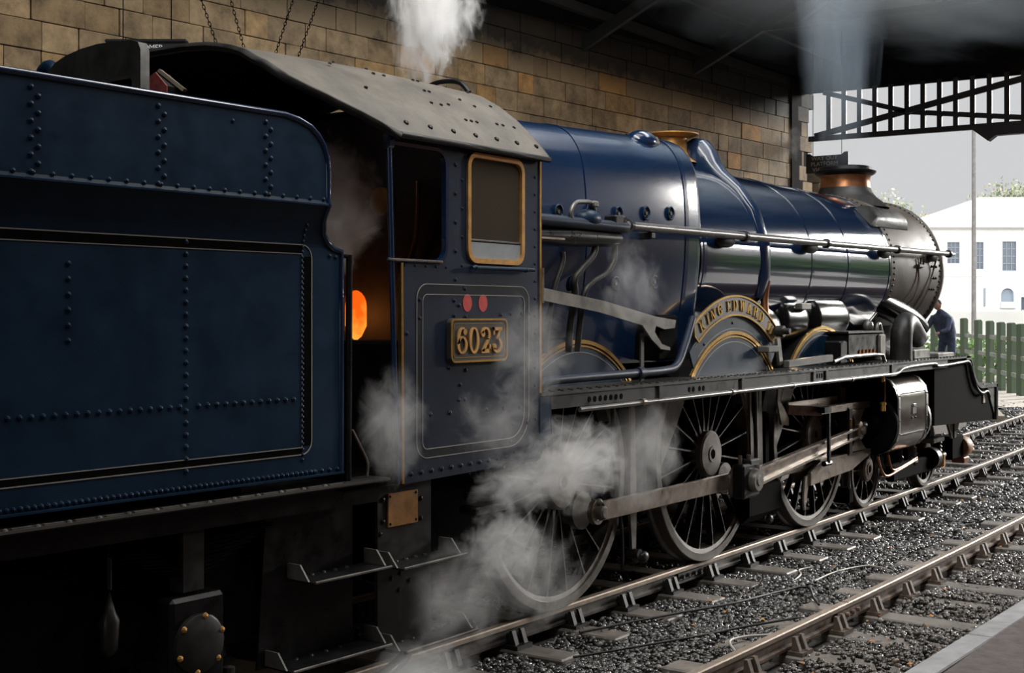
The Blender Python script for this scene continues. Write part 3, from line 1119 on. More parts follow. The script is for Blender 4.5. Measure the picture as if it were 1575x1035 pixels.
for i in range(1, len(pr_) - 1):
    for k in (0.25, 0.75):
        a, b = pr_[i], pr_[i + 1]
        r2.dome((a[0] + (b[0] - a[0]) * k, -1.33, a[1] + (b[1] - a[1]) * k + 0.003), (0.3, 0, 1), 0.013, 0.012, 6)
part(r2, 'drop_plate_rivets', 'black', kind='stuff')
part(MB().tube(smoothpath([(8.6, -1.36, 1.675), (8.82, -1.36, 1.66), (8.95, -1.37, 1.50), (9.12, -1.37, 1.32), (9.35, -1.37, 1.24), (9.6, -1.37, 1.25), (9.72, -1.37, 1.17)], 6), 0.020, 8), 'front_pipe', 'greyblack', smooth=60)
part(MB().bbox(9.52, 9.60, -1.345, -1.335, 1.10, 1.25), 'lamp_bracket', 'cream')
part(MB().prism([(9.70, 1.30), (10.06, 1.32), (10.06, 0.90)], -1.345, -1.33), 'beam_gusset', 'greyblack')
part(MB().bbox(10.08, 10.15, -1.365, 1.365, 0.84, 1.33), 'buffer_beam', 'black')
for s in (-1, 1):
    b_ = part(MB().lathe([(0.10, 10.15), (0.09, 10.35), (0.05, 10.35), (0.05, 10.48), (0.22, 10.48), (0.21, 10.53), (0.0, 10.56)], (0, s * 0.865, 1.06), 'x', 20), 'buffer', 'black', smooth=40)

# ---- firebox
FH = [(0.905, 1.88), (0.93, 2.15), (0.96, 2.40), (0.995, 2.72), (1.005, 3.00), (0.995, 3.28), (0.965, 3.52), (0.905, 3.68), (0.80, 3.80), (0.64, 3.865), (0.34, 3.893), (0.0, 3.90)]


def fb_sec(x, sc=1.0, off=0.0):
    t = min(1, max(0, (x + 1.05) / 3.15))
    k = 0.965 + 0.035 * t
    zt = 3.765 + (3.90 - 3.765) * t
    P = [(y * k, 1.88 + (z - 1.88) * (zt - 1.88) / (3.90 - 1.88)) for y, z in FH]
    full = [(-y, z) for y, z in P] + [(y, z) for y, z in reversed(P[:-1])]
    S = smoothpath([(0, y, z) for y, z in full], 4)
    out = []
    for p in S:
        y, z = p.y * sc, 2.85 + (p.z - 2.85) * sc
        if off:
            d = Vector((y, z - 2.85)).normalized() * off
            y += d.x
            z += d.y
        out.append((x, y, z))
    return out


fb = MB()
secs = [fb_sec(x) for x in (-1.05, 0.0, 1.0, 1.93)] + [fb_sec(1.99, 0.994), fb_sec(2.035, 0.98), fb_sec(2.065, 0.96), fb_sec(2.075, 0.93), fb_sec(2.07, 0.88)]
fb.loft(secs)
part(fb, 'firebox', 'blue', smooth=50)
for x in (0.16, 1.745):
    part(MB().loft([fb_sec(x - 0.028, 1, 0.001), fb_sec(x - 0.028, 1, 0.006), fb_sec(x + 0.028, 1, 0.006), fb_sec(x + 0.028, 1, 0.001)]), 'firebox_band', 'blue', smooth=30)


def fb_y(x, z):
    s = [p for p in fb_sec(x) if p[1] < 0]
    return np.interp(z, [p[2] for p in s[:30]], [p[1] for p in s[:30]])


for (x, z) in ((-0.27, 3.05), (0.16, 3.07), (0.59, 3.09), (1.03, 3.12), (1.444, 3.145), (-0.034, 2.515), (0.586, 2.53), (1.206, 2.555)):
    y = fb_y(x, z)
    p_ = part(MB().lathe([(0.048, y), (0.062, y - 0.014), (0.052, y - 0.020), (0.044, y - 0.012), (0.044, y + 0.01)], (x, 0, z), 'y', 16), 'washout_plug', 'blue_dull', smooth=50)
    MB().lathe([(0.043, y - 0.004), (0.018, y - 0.004), (0.016, y - 0.016), (0.0, y - 0.016)], (x, 0, z), 'y', 10).build('plug_face', 'blackplug', p_)

# ---- barrel, smokebox
NR = 72


def ring(x, r, cz, n=NR):
    return [(x, r * math.cos(2 * PI * i / n), cz + r * math.sin(2 * PI * i / n)) for i in range(n)]


def bR(x):
    return 0.985 - 0.060 * (x - 2.05) / 5.07


def bZ(x):
    return 2.805 + 0.0079 * (x - 2.05)


part(MB().loft([ring(x, bR(x), bZ(x)) for x in (2.05, 3.0, 4.0, 5.0, 6.0, 7.12)], close=True), 'boiler_barrel', 'barrel', smooth=60)
for x in (2.13, 4.66, 5.72, 7.10):
    part(MB().loft([ring(x + d, bR(x) + o, bZ(x)) for d, o in ((-0.03, 0.0), (-0.028, 0.007), (0.028, 0.007), (0.03, 0.0))], close=True), 'boiler_band', 'barrel', smooth=30)
sm = MB()
sm.loft([ring(x, r, z) for x, r, z in ((7.11, 0.93, 2.845), (7.13, 0.938, 2.845), (9.0, 0.938, 2.86), (9.02, 0.962, 2.86), (9.07, 0.962, 2.86), (9.09, 0.94, 2.86), (9.09, 0.74, 2.86), (9.16, 0.70, 2.86), (9.24, 0.45, 2.86), (9.27, 0.0, 2.86))], close=True)
part(sm, 'smokebox', 'smokebox', smooth=35)
rv = MB()
for x, r, cz, n in ((7.20, 0.938, 2.846, 84), (8.95, 0.938, 2.86, 84)):
    for i in range(n):
        a = 2 * PI * i / n
        rv.dome((x, r * math.cos(a), cz + r * math.sin(a)), (0, math.cos(a), math.sin(a)), 0.017, 0.016, 6)
for j in range(3):
    for k in range(3):
        a = PI + R(-2 + k * 0.0) if False else PI - R(3 - j * 9)
        x = 8.62 + k * 0.09
        rv.dome((x, 0.938 * math.cos(a), 2.858 + 0.938 * math.sin(a)), (0, math.cos(a), math.sin(a)), 0.02, 0.018, 6)
part(rv, 'smokebox_rivets', 'black', kind='stuff')
sadd = MB()
sadd.loft([[(7.25, -0.95, 1.73), (8.85, -0.95, 1.73), (8.85, 0.95, 1.73), (7.25, 0.95, 1.73)], [(7.25, -0.60, 1.95), (8.85, -0.60, 1.95), (8.85, 0.60, 1.95), (7.25, 0.60, 1.95)], [(7.25, -0.62, 2.2), (8.85, -0.62, 2.2), (8.85, 0.62, 2.2), (7.25, 0.62, 2.2)]], close=True)
part(sadd, 'smokebox_saddle', 'greyblack')
# chimney
ch_ = part(MB().lathe([(0.56, 3.66), (0.47, 3.745), (0.40, 3.80), (0.35, 3.86), (0.325, 3.93)], (8.02, 0, 0), 'z', 40), 'chimney', 'greyblack', smooth=50)
MB().lathe([(0.327, 3.925), (0.317, 3.99), (0.318, 4.05), (0.33, 4.08), (0.345, 4.09)], (8.02, 0, 0), 'z', 40).build('copper_cap', 'copper', ch_, smooth=50)
MB().lathe([(0.333, 4.082), (0.375, 4.105), (0.395, 4.125), (0.395, 4.143), (0.345, 4.155), (0.335, 4.19), (0.30, 4.205), (0.27, 4.18), (0.27, 3.9)], (8.02, 0, 0), 'z', 40).build('chimney_lip', 'black', ch_, smooth=50)
# cover on the smokebox shoulder
a = R(131)
ny, nz = math.cos(a), math.sin(a)
rotm = Matrix(((1, 0, 0), (0, -nz, ny), (0, ny, nz))).transposed()
rotm = Matrix((Vector((1, 0, 0)), Vector((0, nz, -ny)), Vector((0, ny, nz)))).transposed()
cc = Vector((7.42, 0.945 * ny, 2.847 + 0.945 * nz))
bx = MB()
cv = []
for (rr_, pts8) in ((0.925, ((6.70, 129), (8.20, 130), (8.16, 149), (6.78, 150))), (1.03, ((6.95, 132), (8.02, 132), (8.05, 143), (6.95, 145)))):
    for (x, an) in pts8:
        cv.append((x, rr_ * math.cos(R(an)), 2.852 + rr_ * math.sin(R(an))))
bx.add(cv, [(0, 1, 2, 3), (4, 7, 6, 5), (0, 4, 5, 1), (1, 5, 6, 2), (2, 6, 7, 3), (3, 7, 4, 0)])
part(bx, 'smokebox_cover', 'greyblack', bevel=0.03, smooth=30)

# safety valve bonnet, top feed, whistle shroud
sv = part(MB().lathe([(0.30, 3.80), (0.22, 3.86), (0.19, 3.92), (0.18, 4.06)], (3.26, 0.0, 0), 'z', 32), 'safety_valve_bonnet', 'brass_dull', smooth=50)
MB().lathe([(0.0, 4.055), (0.20, 4.06), (0.285, 4.085), (0.285, 4.097), (0.0, 4.105)], (3.24, -0.02, 0), 'z', 32).build('bonnet_plate', 'brass_dull', sv, smooth=30)
# top feed casing: a hump beside the bonnet running down the barrel as a pipe cover
def cas(aa, wid, thick, x, n=10):
    a_ = R(aa)
    u = Vector((0, math.cos(a_), math.sin(a_)))
    c = Vector((x, 0, bZ(3.4))) + u * (bR(3.4) - 0.01)
    out = []
    for i in range(n + 1):
        t = PI * i / n
        px = -math.cos(t)
        pz = math.sin(t) ** 0.55 if math.sin(t) > 1e-6 else 0
        out.append(c + Vector((px * wid, 0, 0)) + u * (pz * thick))
    return out


spec_ = [(91, 0.10, 0.10), (94, 0.14, 0.24), (99, 0.165, 0.31), (105, 0.165, 0.31), (110, 0.155, 0.24), (115, 0.14, 0.145), (121, 0.125, 0.09), (127, 0.115, 0.075), (135, 0.11, 0.07), (150, 0.10, 0.06), (170, 0.095, 0.055), (190, 0.09, 0.055), (202, 0.075, 0.05)]
tfe = MB()
tfe.loft([cas(a_, w_, t_, 3.44) for a_, w_, t_ in spec_])
tfe.f.append(tuple(range(11)))
part(tfe, 'top_feed_casing', 'blue', smooth=45)
tf2 = MB()
tf2.loft([cas(180 - a_, w_, t_, 3.44) for a_, w_, t_ in spec_])
part(tf2, 'top_feed_casing', 'blue', smooth=45)
part(MB().tube(smoothpath([(3.50, -0.955, 2.62), (3.50, -0.93, 2.45), (3.49, -0.94, 2.30), (3.48, -0.96, 2.15)], 5), 0.038, 10), 'feed_pipe', 'copper', smooth=60)
wy, wz = -0.745, 3.765
wh = part(MB().ellip((1.40, wy, wz), (0.19, 0.12, 0.105), 18, 9), 'whistle_shroud', 'blue', smooth=60)
MB().lathe([(0.0, 1.53), (0.062, 1.53), (0.062, 1.575), (0.045, 1.595), (0.0, 1.598)], (0.0, wy - 0.02, wz + 0.01), 'x', 14).build('whistle_end', 'steel', wh, smooth=40)
sb_ = MB().lathe([(0.18, -0.0), (0.165, 0.02), (0.15, 0.0)], (0, 0, 0), 'z', 22).build('shroud_base', 'black', wh, smooth=40)
sb_.location = (1.40, wy - 0.01, wz - 0.01)
sb_.rotation_euler = (R(38), 0, 0)
sb_.scale = (1.25, 0.85, 1)

# ejector pipe / handrail along the boiler
hr = [(-1.05, -1.13, 2.925), (-0.3, -1.13, 2.945), (0.40, -1.13, 2.985), (0.62, -1.10, 2.988), (2.2, -1.075, 3.005), (4.5, -1.06, 3.03), (7.0, -1.035, 3.06), (9.10, -1.02, 3.085)]
part(MB().tube(hr, [0.030, 0.033, 0.033, 0.036, 0.038, 0.036, 0.034, 0.032], 12), 'boiler_handrail', 'spoke', smooth=60)
part(MB().cyl((9.10, -1.02, 3.085), (9.32, -1.018, 3.088), 0.018, 8), 'handrail_end', 'steel', smooth=40)
for x in (0.56, 2.74, 4.76, 7.02, 9.06):
    t = np.interp(x, [q[0] for q in hr], [q[2] for q in hr])
    y = np.interp(x, [q[0] for q in hr], [q[1] for q in hr])
    c_ = part(MB().lathe([(0.034, x - 0.03), (0.052, x - 0.022), (0.052, x + 0.022), (0.034, x + 0.03)], (0, y, t), 'x', 14), 'handrail_collar', 'black', smooth=40)
for x in (2.45, 4.45, 6.72, 8.55):  # flattened dark pads low against the barrel, just under the rail
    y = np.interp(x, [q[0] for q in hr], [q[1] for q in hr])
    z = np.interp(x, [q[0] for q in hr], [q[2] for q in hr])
    part(MB().ellip((x, y + 0.055, z - 0.045), (0.20, 0.05, 0.07), 16, 8), 'handrail_dark_pad', 'black', smooth=60)
part(MB().bbox(0.92, 1.0, -1.11, -0.98, 2.90, 2.96), 'pipe_clip', 'black', bevel=0.01)
# wires on the smokebox
for pts in ([(8.05, -0.945, 2.90), (8.06, -0.95, 2.70), (7.95, -0.925, 2.50), (7.80, -0.83, 2.36)], [(8.62, -1.01, 3.05), (8.62, -0.96, 2.86), (8.48, -0.935, 2.62), (8.40, -0.85, 2.40), (8.35, -0.74, 2.27)]):
    part(MB().tube(smoothpath(pts, 5), 0.011, 6), 'lubricator_wire', mat('dull_copper_wire', (0.06, 0.035, 0.025), 0.5, 0.3), smooth=60)
part(MB().box((8.15, -0.965, 2.90), (0.28, 0.04, 0.03)).cyl((8.1, -0.965, 2.9), (8.1, -0.965, 3.0), 0.012, 6).cyl((8.2, -0.965, 2.9), (8.2, -0.965, 3.02), 0.014, 6), 'lubricator_fitting', 'greyblack')

# ejector group beside the firebox, ahead of the cab
part(MB().tube([(-1.03, -1.16, 2.955), (0.42, -1.16, 2.96)], 0.045, 12), 'ejector_body', 'cab', smooth=50)
part(MB().ellip((-0.1, -1.14, 3.0), (0.15, 0.08, 0.075), 16, 8), 'ejector_dome', 'blue_dull', smooth=60)
part(MB().box((0.28, -1.14, 3.0), (0.13, 0.11, 0.10)).cyl((0.36, -1.14, 3.0), (0.42, -1.14, 3.03), 0.045, 10), 'ejector_valve', 'black', bevel=0.012)
part(MB().tube(smoothpath([(-0.38, -1.18, 2.96), (-0.40, -1.18, 3.03), (-0.34, -1.18, 3.10), (-0.22, -1.17, 3.12), (-0.08, -1.16, 3.12), (-0.02, -1.15, 3.06)], 6), 0.017, 8), 'ejector_loop_pipe', 'spoke', smooth=60)
part(MB().box((-0.04, -1.15, 3.115), (0.09, 0.06, 0.05)), 'ejector_nut', 'spoke', bevel=0.012)
part(MB().tube([(-1.03, -1.12, 2.84), (-0.3, -1.12, 2.855), (0.35, -1.12, 2.87)], [0.05, 0.075, 0.06], 12), 'ejector_under_body', 'black', smooth=50)
part(MB().tube([(-1.03, -1.2, 2.82), (-0.52, -1.2, 2.825)], 0.010, 6), 'ejector_rod', 'steel')
for pts, r in (([(0.02, -1.13, 2.86), (0.0, -1.13, 2.74), (-0.16, -1.12, 2.62), (-0.24, -1.11, 2.54), (-0.22, -1.10, 2.42), (-0.25, -1.08, 2.2), (-0.26, -1.07, 2.0)], 0.027),
               ([(0.30, -1.13, 2.88), (0.30, -1.13, 2.72), (0.20, -1.12, 2.60), (0.0, -1.11, 2.52), (-0.10, -1.10, 2.42), (-0.13, -1.08, 2.15), (-0.14, -1.07, 2.0)], 0.024),
               ([(-0.45, -1.14, 2.74), (-0.45, -1.14, 2.66), (-0.54, -1.13, 2.48), (-0.60, -1.12, 2.25), (-0.62, -1.10, 2.0)], 0.020)):
    part(MB().tube(smoothpath(pts, 6), r, 8), 'injector_pipe', 'greyblack', smooth=60)
part(MB().box((0.28, -1.14, 2.86), (0.09, 0.06, 0.08)), 'pipe_clamp', 'spoke', bevel=0.01)

# reversing rod with its fork
part(MB().prism([(-1.05, 2.505), (-1.05, 2.415), (0.02, 2.30), (0.68, 2.195), (0.83, 2.08), (0.98, 2.00), (1.14, 1.985), (1.14, 2.01), (1.0, 2.04), (0.88, 2.14), (0.90, 2.19), (1.05, 2.16), (1.22, 2.17), (1.24, 2.235), (0.9, 2.265), (0.1, 2.385)], -1.165, -1.145), 'reversing_rod', 'wheel')
part(MB().bbox(0.715, 0.765, -1.13, -1.115, 1.745, 2.13), 'plate_stay', 'greyblack')
part(MB().bbox(1.0, 1.35, -1.13, -0.9, 1.90, 2.28), 'reverser_bracket', 'soot', bevel=0.02)


# ---- splashers
def splasher(cx, y, r, beads, line=True, x0=None):
    a0 = math.degrees(math.asin((1.742 - 0.99) / r))
    A = arc(cx, 0.99, r, a0, 180 - a0, 30)
    if x0 is not None:
        A = [p for p in A if p[0] > x0]
        A = A + [(x0, A[-1][1]), (x0, 1.742)]
    s = part(MB().prism(A, y, y + 0.012), 'splasher', 'blue_dull')
    B = arc(cx, 0.99, r, a0, 180 - a0, 30)
    if x0 is not None:
        B = [p for p in B if p[0] > x0]
    MB().loft([[(p[0], y + 0.01, p[1]) for p in B], [(p[0], -0.60, p[1]) for p in B]]).build('splasher_top', 'black', s, smooth=60)
    MB().ribbon([(p[0] + 0, p[1]) for p in B], 0.030, y - 0.012, y + 0.012).build('brass_beading', 'brass', s, smooth=40)
    B2 = [(cx + (p[0] - cx) * (r - 0.034) / r, 0.99 + (p[1] - 0.99) * (r - 0.034) / r) for p in B]
    MB().ribbon(B2, 0.014, y - 0.006, y + 0.01).build('brass_beading', 'brass', s, smooth=40)
    B3 = [(cx + (p[0] - cx) * (r - 0.082) / r, 0.99 + (p[1] - 0.99) * (r - 0.082) / r) for p in B if p[1] > 1.78]
    MB().ribbon(B3, 0.005, y - 0.002, y + 0.01).build('cream_line', 'creamdull', s)
    # same splasher on the far side
    part(MB().prism(arc(cx, 0.99, r, a0, 180 - a0, 20), -y, -y - 0.012), 'splasher', 'blue_dull')
    return s


splasher(0.0, -0.985, 1.085, 1, x0=-1.04)
s2 = splasher(2.515, -1.075, 1.125, 2)
splasher(4.953, -0.935, 1.150, 2)
# nameplate and its backing
bk = part(MB().prism(arc(2.515, 0.99, 1.30, 46, 132, 30) + arc(2.515, 0.99, 1.13, 134, 45, 30), -1.078, -1.066), 'nameplate_backing', 'blue_dull')
for (ra, ea, eb) in ((1.27, 50, 128), (1.165, 50, 128)):
    MB().ribbon(arc(2.515, 0.99, ra, ea, eb, 30), 0.004, -1.081, -1.070).build('cream_line', 'creamdull', bk)
MB().dome((2.48, -1.078, 2.205), (0, -1, 0), 0.014).dome((3.06, -1.078, 2.02), (0, -1, 0), 0.014).dome((1.92, -1.078, 2.02), (0, -1, 0), 0.014).build('backing_bolts', 'black', bk, kind='stuff')
A0, A1 = 51.5, 126.5
out = arc(2.515, 0.99, 1.462, A0 + 2.2, A1 - 2.2, 36) + arc(2.515, 0.99, 1.372, A1, A1, 0) + arc(2.515, 0.99, 1.288, A1 - 1.2, A0 + 1.2, 36) + arc(2.515, 0.99, 1.372, A0, A0, 0)
npl = part(MB().prism(out, -1.098, -1.078), 'nameplate', 'plateblack', label='curved black nameplate with brass letters KING EDWARD II')
MB().ribbon(out, 0.016, -1.106, -1.09, closed=True).build('nameplate_rim', 'brass', npl, smooth=40)
for chx, ang in zip('KINGEDWARDII', (119.6, 114.6, 110.2, 104.2, 96.4, 91.2, 84.8, 78.4, 72.6, 67.0, 58.9, 55.8)):
    polys, wd = glyph(chx)
    mb = MB()
    hgt, xs_ = 0.098, 1.12
    for p in polys:
        q = []
        for (gx, gz) in p:
            lx = (gx - wd / 2) * hgt * xs_
            lr = 1.327 + gz * hgt
            aa = R(ang) - lx / 1.37
            q.append((2.515 + lr * math.cos(aa), 0.99 + lr * math.sin(aa)))
        mb.prism(q, -1.108, -1.096)
    mb.build('letter_' + chx.lower(), 'brass', npl)

# ---- lubricator, levers and clutter on the running plate
lb = part(MB().bbox(5.12, 6.12, -1.16, -0.90, 1.83, 2.08), 'mechanical_lubricator', 'black', bevel=0.02)
MB().bbox(5.08, 6.16, -1.18, -0.88, 2.08, 2.10).build('lubricator_lid', 'greyblack', lb)
MB().bbox(6.02, 6.20, -1.19, -0.86, 1.76, 2.06).build('lubricator_end', 'wheel', lb, bevel=0.015)
for k in range(5):
    MB().lathe([(0.012, 0), (0.018, 0.01), (0.010, 0.05), (0, 0.055)], (5.45 + k * 0.11, -1.17, 1.845), 'z', 8).build('oil_union', 'copper', lb)
MB().tube(smoothpath([(6.1, -1.12, 2.08), (6.12, -1.12, 2.16), (6.2, -1.12, 2.17), (6.22, -1.14, 2.05), (6.26, -1.14, 1.98)], 4), 0.02, 8).build('lubricator_handle', 'spoke', lb, smooth=60)
MB().ellip((6.02, -1.05, 2.15), (0.07, 0.06, 0.07), 10, 6).build('lubricator_knob', 'spoke', lb, smooth=60)
part(MB().bar((3.42, -1.19, 1.80), (4.55, -1.19, 1.83), 0.06, 0.075), 'sandbox_rod', 'spoke', bevel=0.008)
part(MB().bar((3.40, -1.14, 1.80), (3.33, -1.14, 2.06), 0.03, 0.075, (1, 0, 0)), 'weigh_shaft_arm', 'wheel')
part(MB().cyl((3.40, -1.18, 2.12), (3.40, -0.9, 2.12), 0.055, 12).cyl((3.40, -1.24, 2.12), (3.40, -1.18, 2.12), 0.03, 10), 'weigh_shaft', 'greyblack', smooth=40)
part(MB().bbox(3.0, 3.26, -1.20, -1.08, 1.92, 1.985), 'shaft_bracket', 'spoke', bevel=0.01)
part(MB().tube([(4.6, -1.20, 1.79), (4.9, -1.20, 1.83), (5.7, -1.22, 1.84), (5.95, -1.24, 1.83), (5.97, -1.26, 1.75)], 0.022, 8), 'drain_cock_rod', 'greyblack')
part(MB().bbox(4.85, 5.05, -1.18, -1.0, 1.76, 2.0), 'oil_box', 'black', bevel=0.015)
# outside steam pipe and its elbow
part(MB().tube(smoothpath([(6.85, -0.60, 2.50), (7.3, -0.74, 2.40), (8.0, -0.82, 2.24), (8.35, -0.84, 2.10)], 4), 0.15, 18), 'steam_pipe_cover', 'gloss', smooth=60)
el = [(6.98, -1.10, 1.74), (6.98, -1.10, 1.98), (7.03, -1.10, 2.11), (7.16, -1.09, 2.18), (7.35, -1.07, 2.16), (7.60, -1.04, 2.07), (7.85, -1.0, 1.99)]
part(MB().tube(smoothpath(el, 5), 0.128, 20), 'steam_pipe_elbow', 'greyblack', smooth=60)
part(MB().bbox(7.15, 7.75, -1.20, -0.95, 1.742, 1.86), 'pipe_flange_box', 'wheel', bevel=0.015)
part(MB().bbox(7.9, 8.55, -1.25, -0.85, 1.742, 1.80), 'footstep_plate', 'wheel', bevel=0.01)
# rounded casings under the barrel, between the splashers
for (x, y, z, r, hl, nm) in ((3.45, -0.72, 2.10, 0.30, 0.30, 'sandbox'), (4.35, -0.66, 2.22, 0.27, 0.30, 'valve_casing'), (5.3, -0.70, 2.24, 0.25, 0.45, 'valve_casing')):
    part(MB().lathe([(0, x - hl - 0.07), (r * 0.7, x - hl - 0.05), (r * 0.97, x - hl + 0.02), (r, x - hl + 0.08), (r, x + hl - 0.08), (r * 0.97, x + hl - 0.02), (r * 0.7, x + hl + 0.05), (0, x + hl + 0.07)], (0, y, z), 'x', 24), nm, 'gloss', smooth=60)
part(MB().bbox(4.3, 4.56, -0.98, -0.90, 2.33, 2.40), 'maker_strip', 'wheel', bevel=0.01)

# ---- cab
roofP = [(0, 3.925), (0.3, 3.922), (0.5, 3.908), (0.66, 3.882), (0.8, 3.838), (0.97, 3.745), (1.11, 3.642), (1.25, 3.515), (1.345, 3.412), (1.395, 3.352)]
roofX = [(0, -3.26), (0.93, -3.26), (1.06, -3.255), (1.125, -3.235), (1.19, -3.14), (1.264, -2.965), (1.31, -2.82), (1.345, -2.73), (1.395, -2.575)]
ry_ = [0, 0.15, 0.3, 0.42, 0.5, 0.6, 0.7, 0.8, 0.9, 0.97, 1.04, 1.10, 1.125, 1.16, 1.19, 1.23, 1.264, 1.29, 1.31, 1.345, 1.37, 1.395]
half = [(y, float(np.interp(y, [p[0] for p in roofP], [p[1] for p in roofP])), float(np.interp(y, [p[0] for p in roofX], [p[1] for p in roofX]))) for y in ry_]
prof = [(-y, z, x) for y, z, x in reversed(half)] + half[1:]
cr = MB()


def rzz(x, z, y):
    # the roof sinks a little towards its rear edge
    return z - 0.035 * max(0, (-2.2 - x)) * (1 if abs(y) < 0.9 else max(0, 1 - (abs(y) - 0.9) / 0.3))


rows = []
for k in range(9):
    t = k / 8
    rows.append([(-1.0 + (x + 1.0) * t, y, rzz(-1.0 + (x + 1.0) * t, z, y)) for y, z, x in prof])
lower = [[(x, y * 0.995, z - 0.022) for x, y, z in r] for r in rows]
cr.loft(rows)
cr.loft([rows[-1], lower[-1]])
for e in (0, -1):
    cr.loft([[r[e] for r in rows], [r[e] for r in lower]])
roof_o = part(cr, 'cab_roof', 'roofgrey', smooth=40, label='ash grey curved cab roof')
MB().loft(lower).build('roof_lining', 'soot', roof_o, smooth=40)
MB().tube([(x - 0.005, y, z - 0.02) for x, y, z in rows[-1]], 0.026, 6).build('roof_rim', 'greyblack', roof_o, smooth=60)
MB().tube([(x, y, z - 0.012) for x, y, z in [r[0] for r in rows]], 0.020, 6).build('roof_rim', 'greyblack', roof_o, smooth=60)
MB().tube([(x + 0.005, y, z - 0.02) for x, y, z in rows[0]], 0.016, 6).build('roof_rim', 'greyblack', roof_o, smooth=60)
rb = MB()
zt = lambda y: float(np.interp(abs(y), [p[0] for p in roofP], [p[1] for p in roofP]))
for k in range(7):
    rb.dome((-2.45 + k * 0.23, -1.33, zt(1.33)), (0, -0.75, 0.66), 0.020, 0.016, 6)
rq = random.Random(4)
for (px, py_) in ((-1.15, -1.2), (-1.15, -1.0), (-1.15, -0.8), (-1.15, -0.6), (-1.85, -0.98), (-1.80, -0.98), (-1.95, -1.12), (-1.85, -1.12), (-1.75, -1.10), (-1.72, -1.22), (-1.66, -1.22), (-1.6, -1.22), (-1.35, -1.2), (-1.28, -1.2), (-1.4, -1.05), (-1.5, -1.0), (-1.75, -0.8), (-1.7, -0.8), (-2.2, -0.85), (-2.1, -0.85), (-2.1, -0.7), (-2.3, -0.6), (-2.6, -0.85), (-2.55, -1.1)):
    rb.dome((px, py_, zt(py_)), (0, py_ * 0.4, 1), 0.015, 0.012, 6)
rb.build('roof_bolts', 'black', roof_o, kind='stuff')
hoop = MB().tube(smoothpath([(-1.0, -0.70, 3.87), (-0.99, -0.60, 3.955), (-0.99, -0.42, 3.975), (-1.0, -0.25, 3.93)], 5), 0.018, 8).build('ventilator_hoop', 'black', roof_o, smooth=60)

win = rrect(-1.86, -1.265, 2.625, 3.30, 0.075)
outl = [(-2.50, 1.27), (-1.05, 1.29), (-1.05, 3.40), (-1.3, 3.40), (-2.62, 3.375), (-2.62, 3.29)] + arc(-2.18, 3.20, 0.095, 90, 0, 5) + arc(-2.18, 2.70, 0.095, 360, 270, 5) + [(-2.50, 2.605)]
cs = part(MB().prism(outl, -1.345, -1.325, holes=[win]), 'cab_side', 'cab', label='right cab side with black numberplate 6023')
cs2 = part(MB().prism(outl, 1.345, 1.325, holes=[win]), 'cab_side', 'cab')
wf = MB().ribbon(win, 0.032, -1.362, -1.335, closed=True).build('window_frame', 'brass_dull', cs, smooth=40)
wf['label'] = 'brass frame of the front cab window'
MB().prism(rrect(-1.86, -1.265, 2.625, 3.30, 0.075), -1.338, -1.333).build('window_pane', 'glass', cs)
MB().bbox(-1.85, -1.275, -1.346, -1.339, 2.63, 2.745).build('window_blind', mat('grey_blind', (0.22, 0.24, 0.26), 0.7, var=0.1, scale=6), cs)
MB().tube([(-1.85, -1.344, 2.757), (-1.275, -1.344, 2.757)], 0.007, 6).build('window_rail', 'spoke', cs)
ed = [(-2.60, 3.292)] + arc(-2.18, 3.20, 0.095, 90, 0, 5) + arc(-2.18, 2.70, 0.095, 360, 270, 5) + [(-2.62, 2.605)]
MB().ribbon(ed, 0.022, -1.356, -1.32).build('opening_beading', 'blue', cs, smooth=40)
MB().tube([(-2.64, -1.352, 2.606), (-2.13, -1.352, 2.606)], 0.009, 6).build('opening_sill', 'steel', cs)
MB().ribbon([(-1.045, 1.745), (-1.045, 3.38)], 0.022, -1.352, -1.322).build('front_beading', 'brass', cs)
MB().ribbon([(-2.50, 1.275), (-2.51, 2.59)], 0.020, -1.352, -1.322).build('rear_beading', 'brass', cs)
# lining
outer = rrect(-2.368, -1.182, 1.408, 2.468, (0.10, 0.22, 0.095, 0.095), 6)
inner = rrect(-2.312, -1.235, 1.462, 2.405, (0.045, 0.17, 0.045, 0.045), 6)
MB().prism(outer, -1.3465, -1.344, holes=[inner]).build('black_band', mat('lining_band', (0.006, 0.008, 0.013), 0.5, spec=0.2), cs)
for L_ in (outer, inner):
    MB().ribbon(L_, 0.0045, -1.3485, -1.344, closed=True).build('cream_line', 'creamdull', cs)
# numberplate
nb = MB().prism(rrect(-2.078, -1.475, 1.978, 2.258, 0.04), -1.375, -1.345).build('numberplate', 'plateblack', cs)
nb['label'] = 'black numberplate with brass figures 6023'
# sub-parts may not go deeper: rim and figures belong to the cab side as parts of the plate
MB().ribbon(rrect(-2.070, -1.483, 1.986, 2.250, 0.036), 0.012, -1.383, -1.37, closed=True).build('numberplate_rim', 'brass', cs, smooth=40)
MB().ribbon(rrect(-2.045, -1.508, 2.012, 2.224, 0.02), 0.004, -1.377, -1.372, closed=True).build('numberplate_line', 'brass', cs)
xx = -2.022
for chx, nm in zip('6023', ('six', 'zero', 'two', 'three')):
    polys, wd = glyph(chx)
    mb = MB()
    for p in polys:
        mb.prism([(xx + gx * 0.158, 2.035 + gz * 0.165) for gx, gz in p], -1.386, -1.373)
    mb.build('figure_' + nm, 'brass_dull', cs)
    xx += 0.126
for x in (-1.866, -1.70):
    k = MB().lathe([(0.0, -1.3475), (0.05, -1.3475), (0.05, -1.344)], (0, 0, 0), 'y', 20).build('route_spot', 'red', cs)
    k.location = (x, 0, 2.355)
    k.scale = (0.95, 1, 1.12)
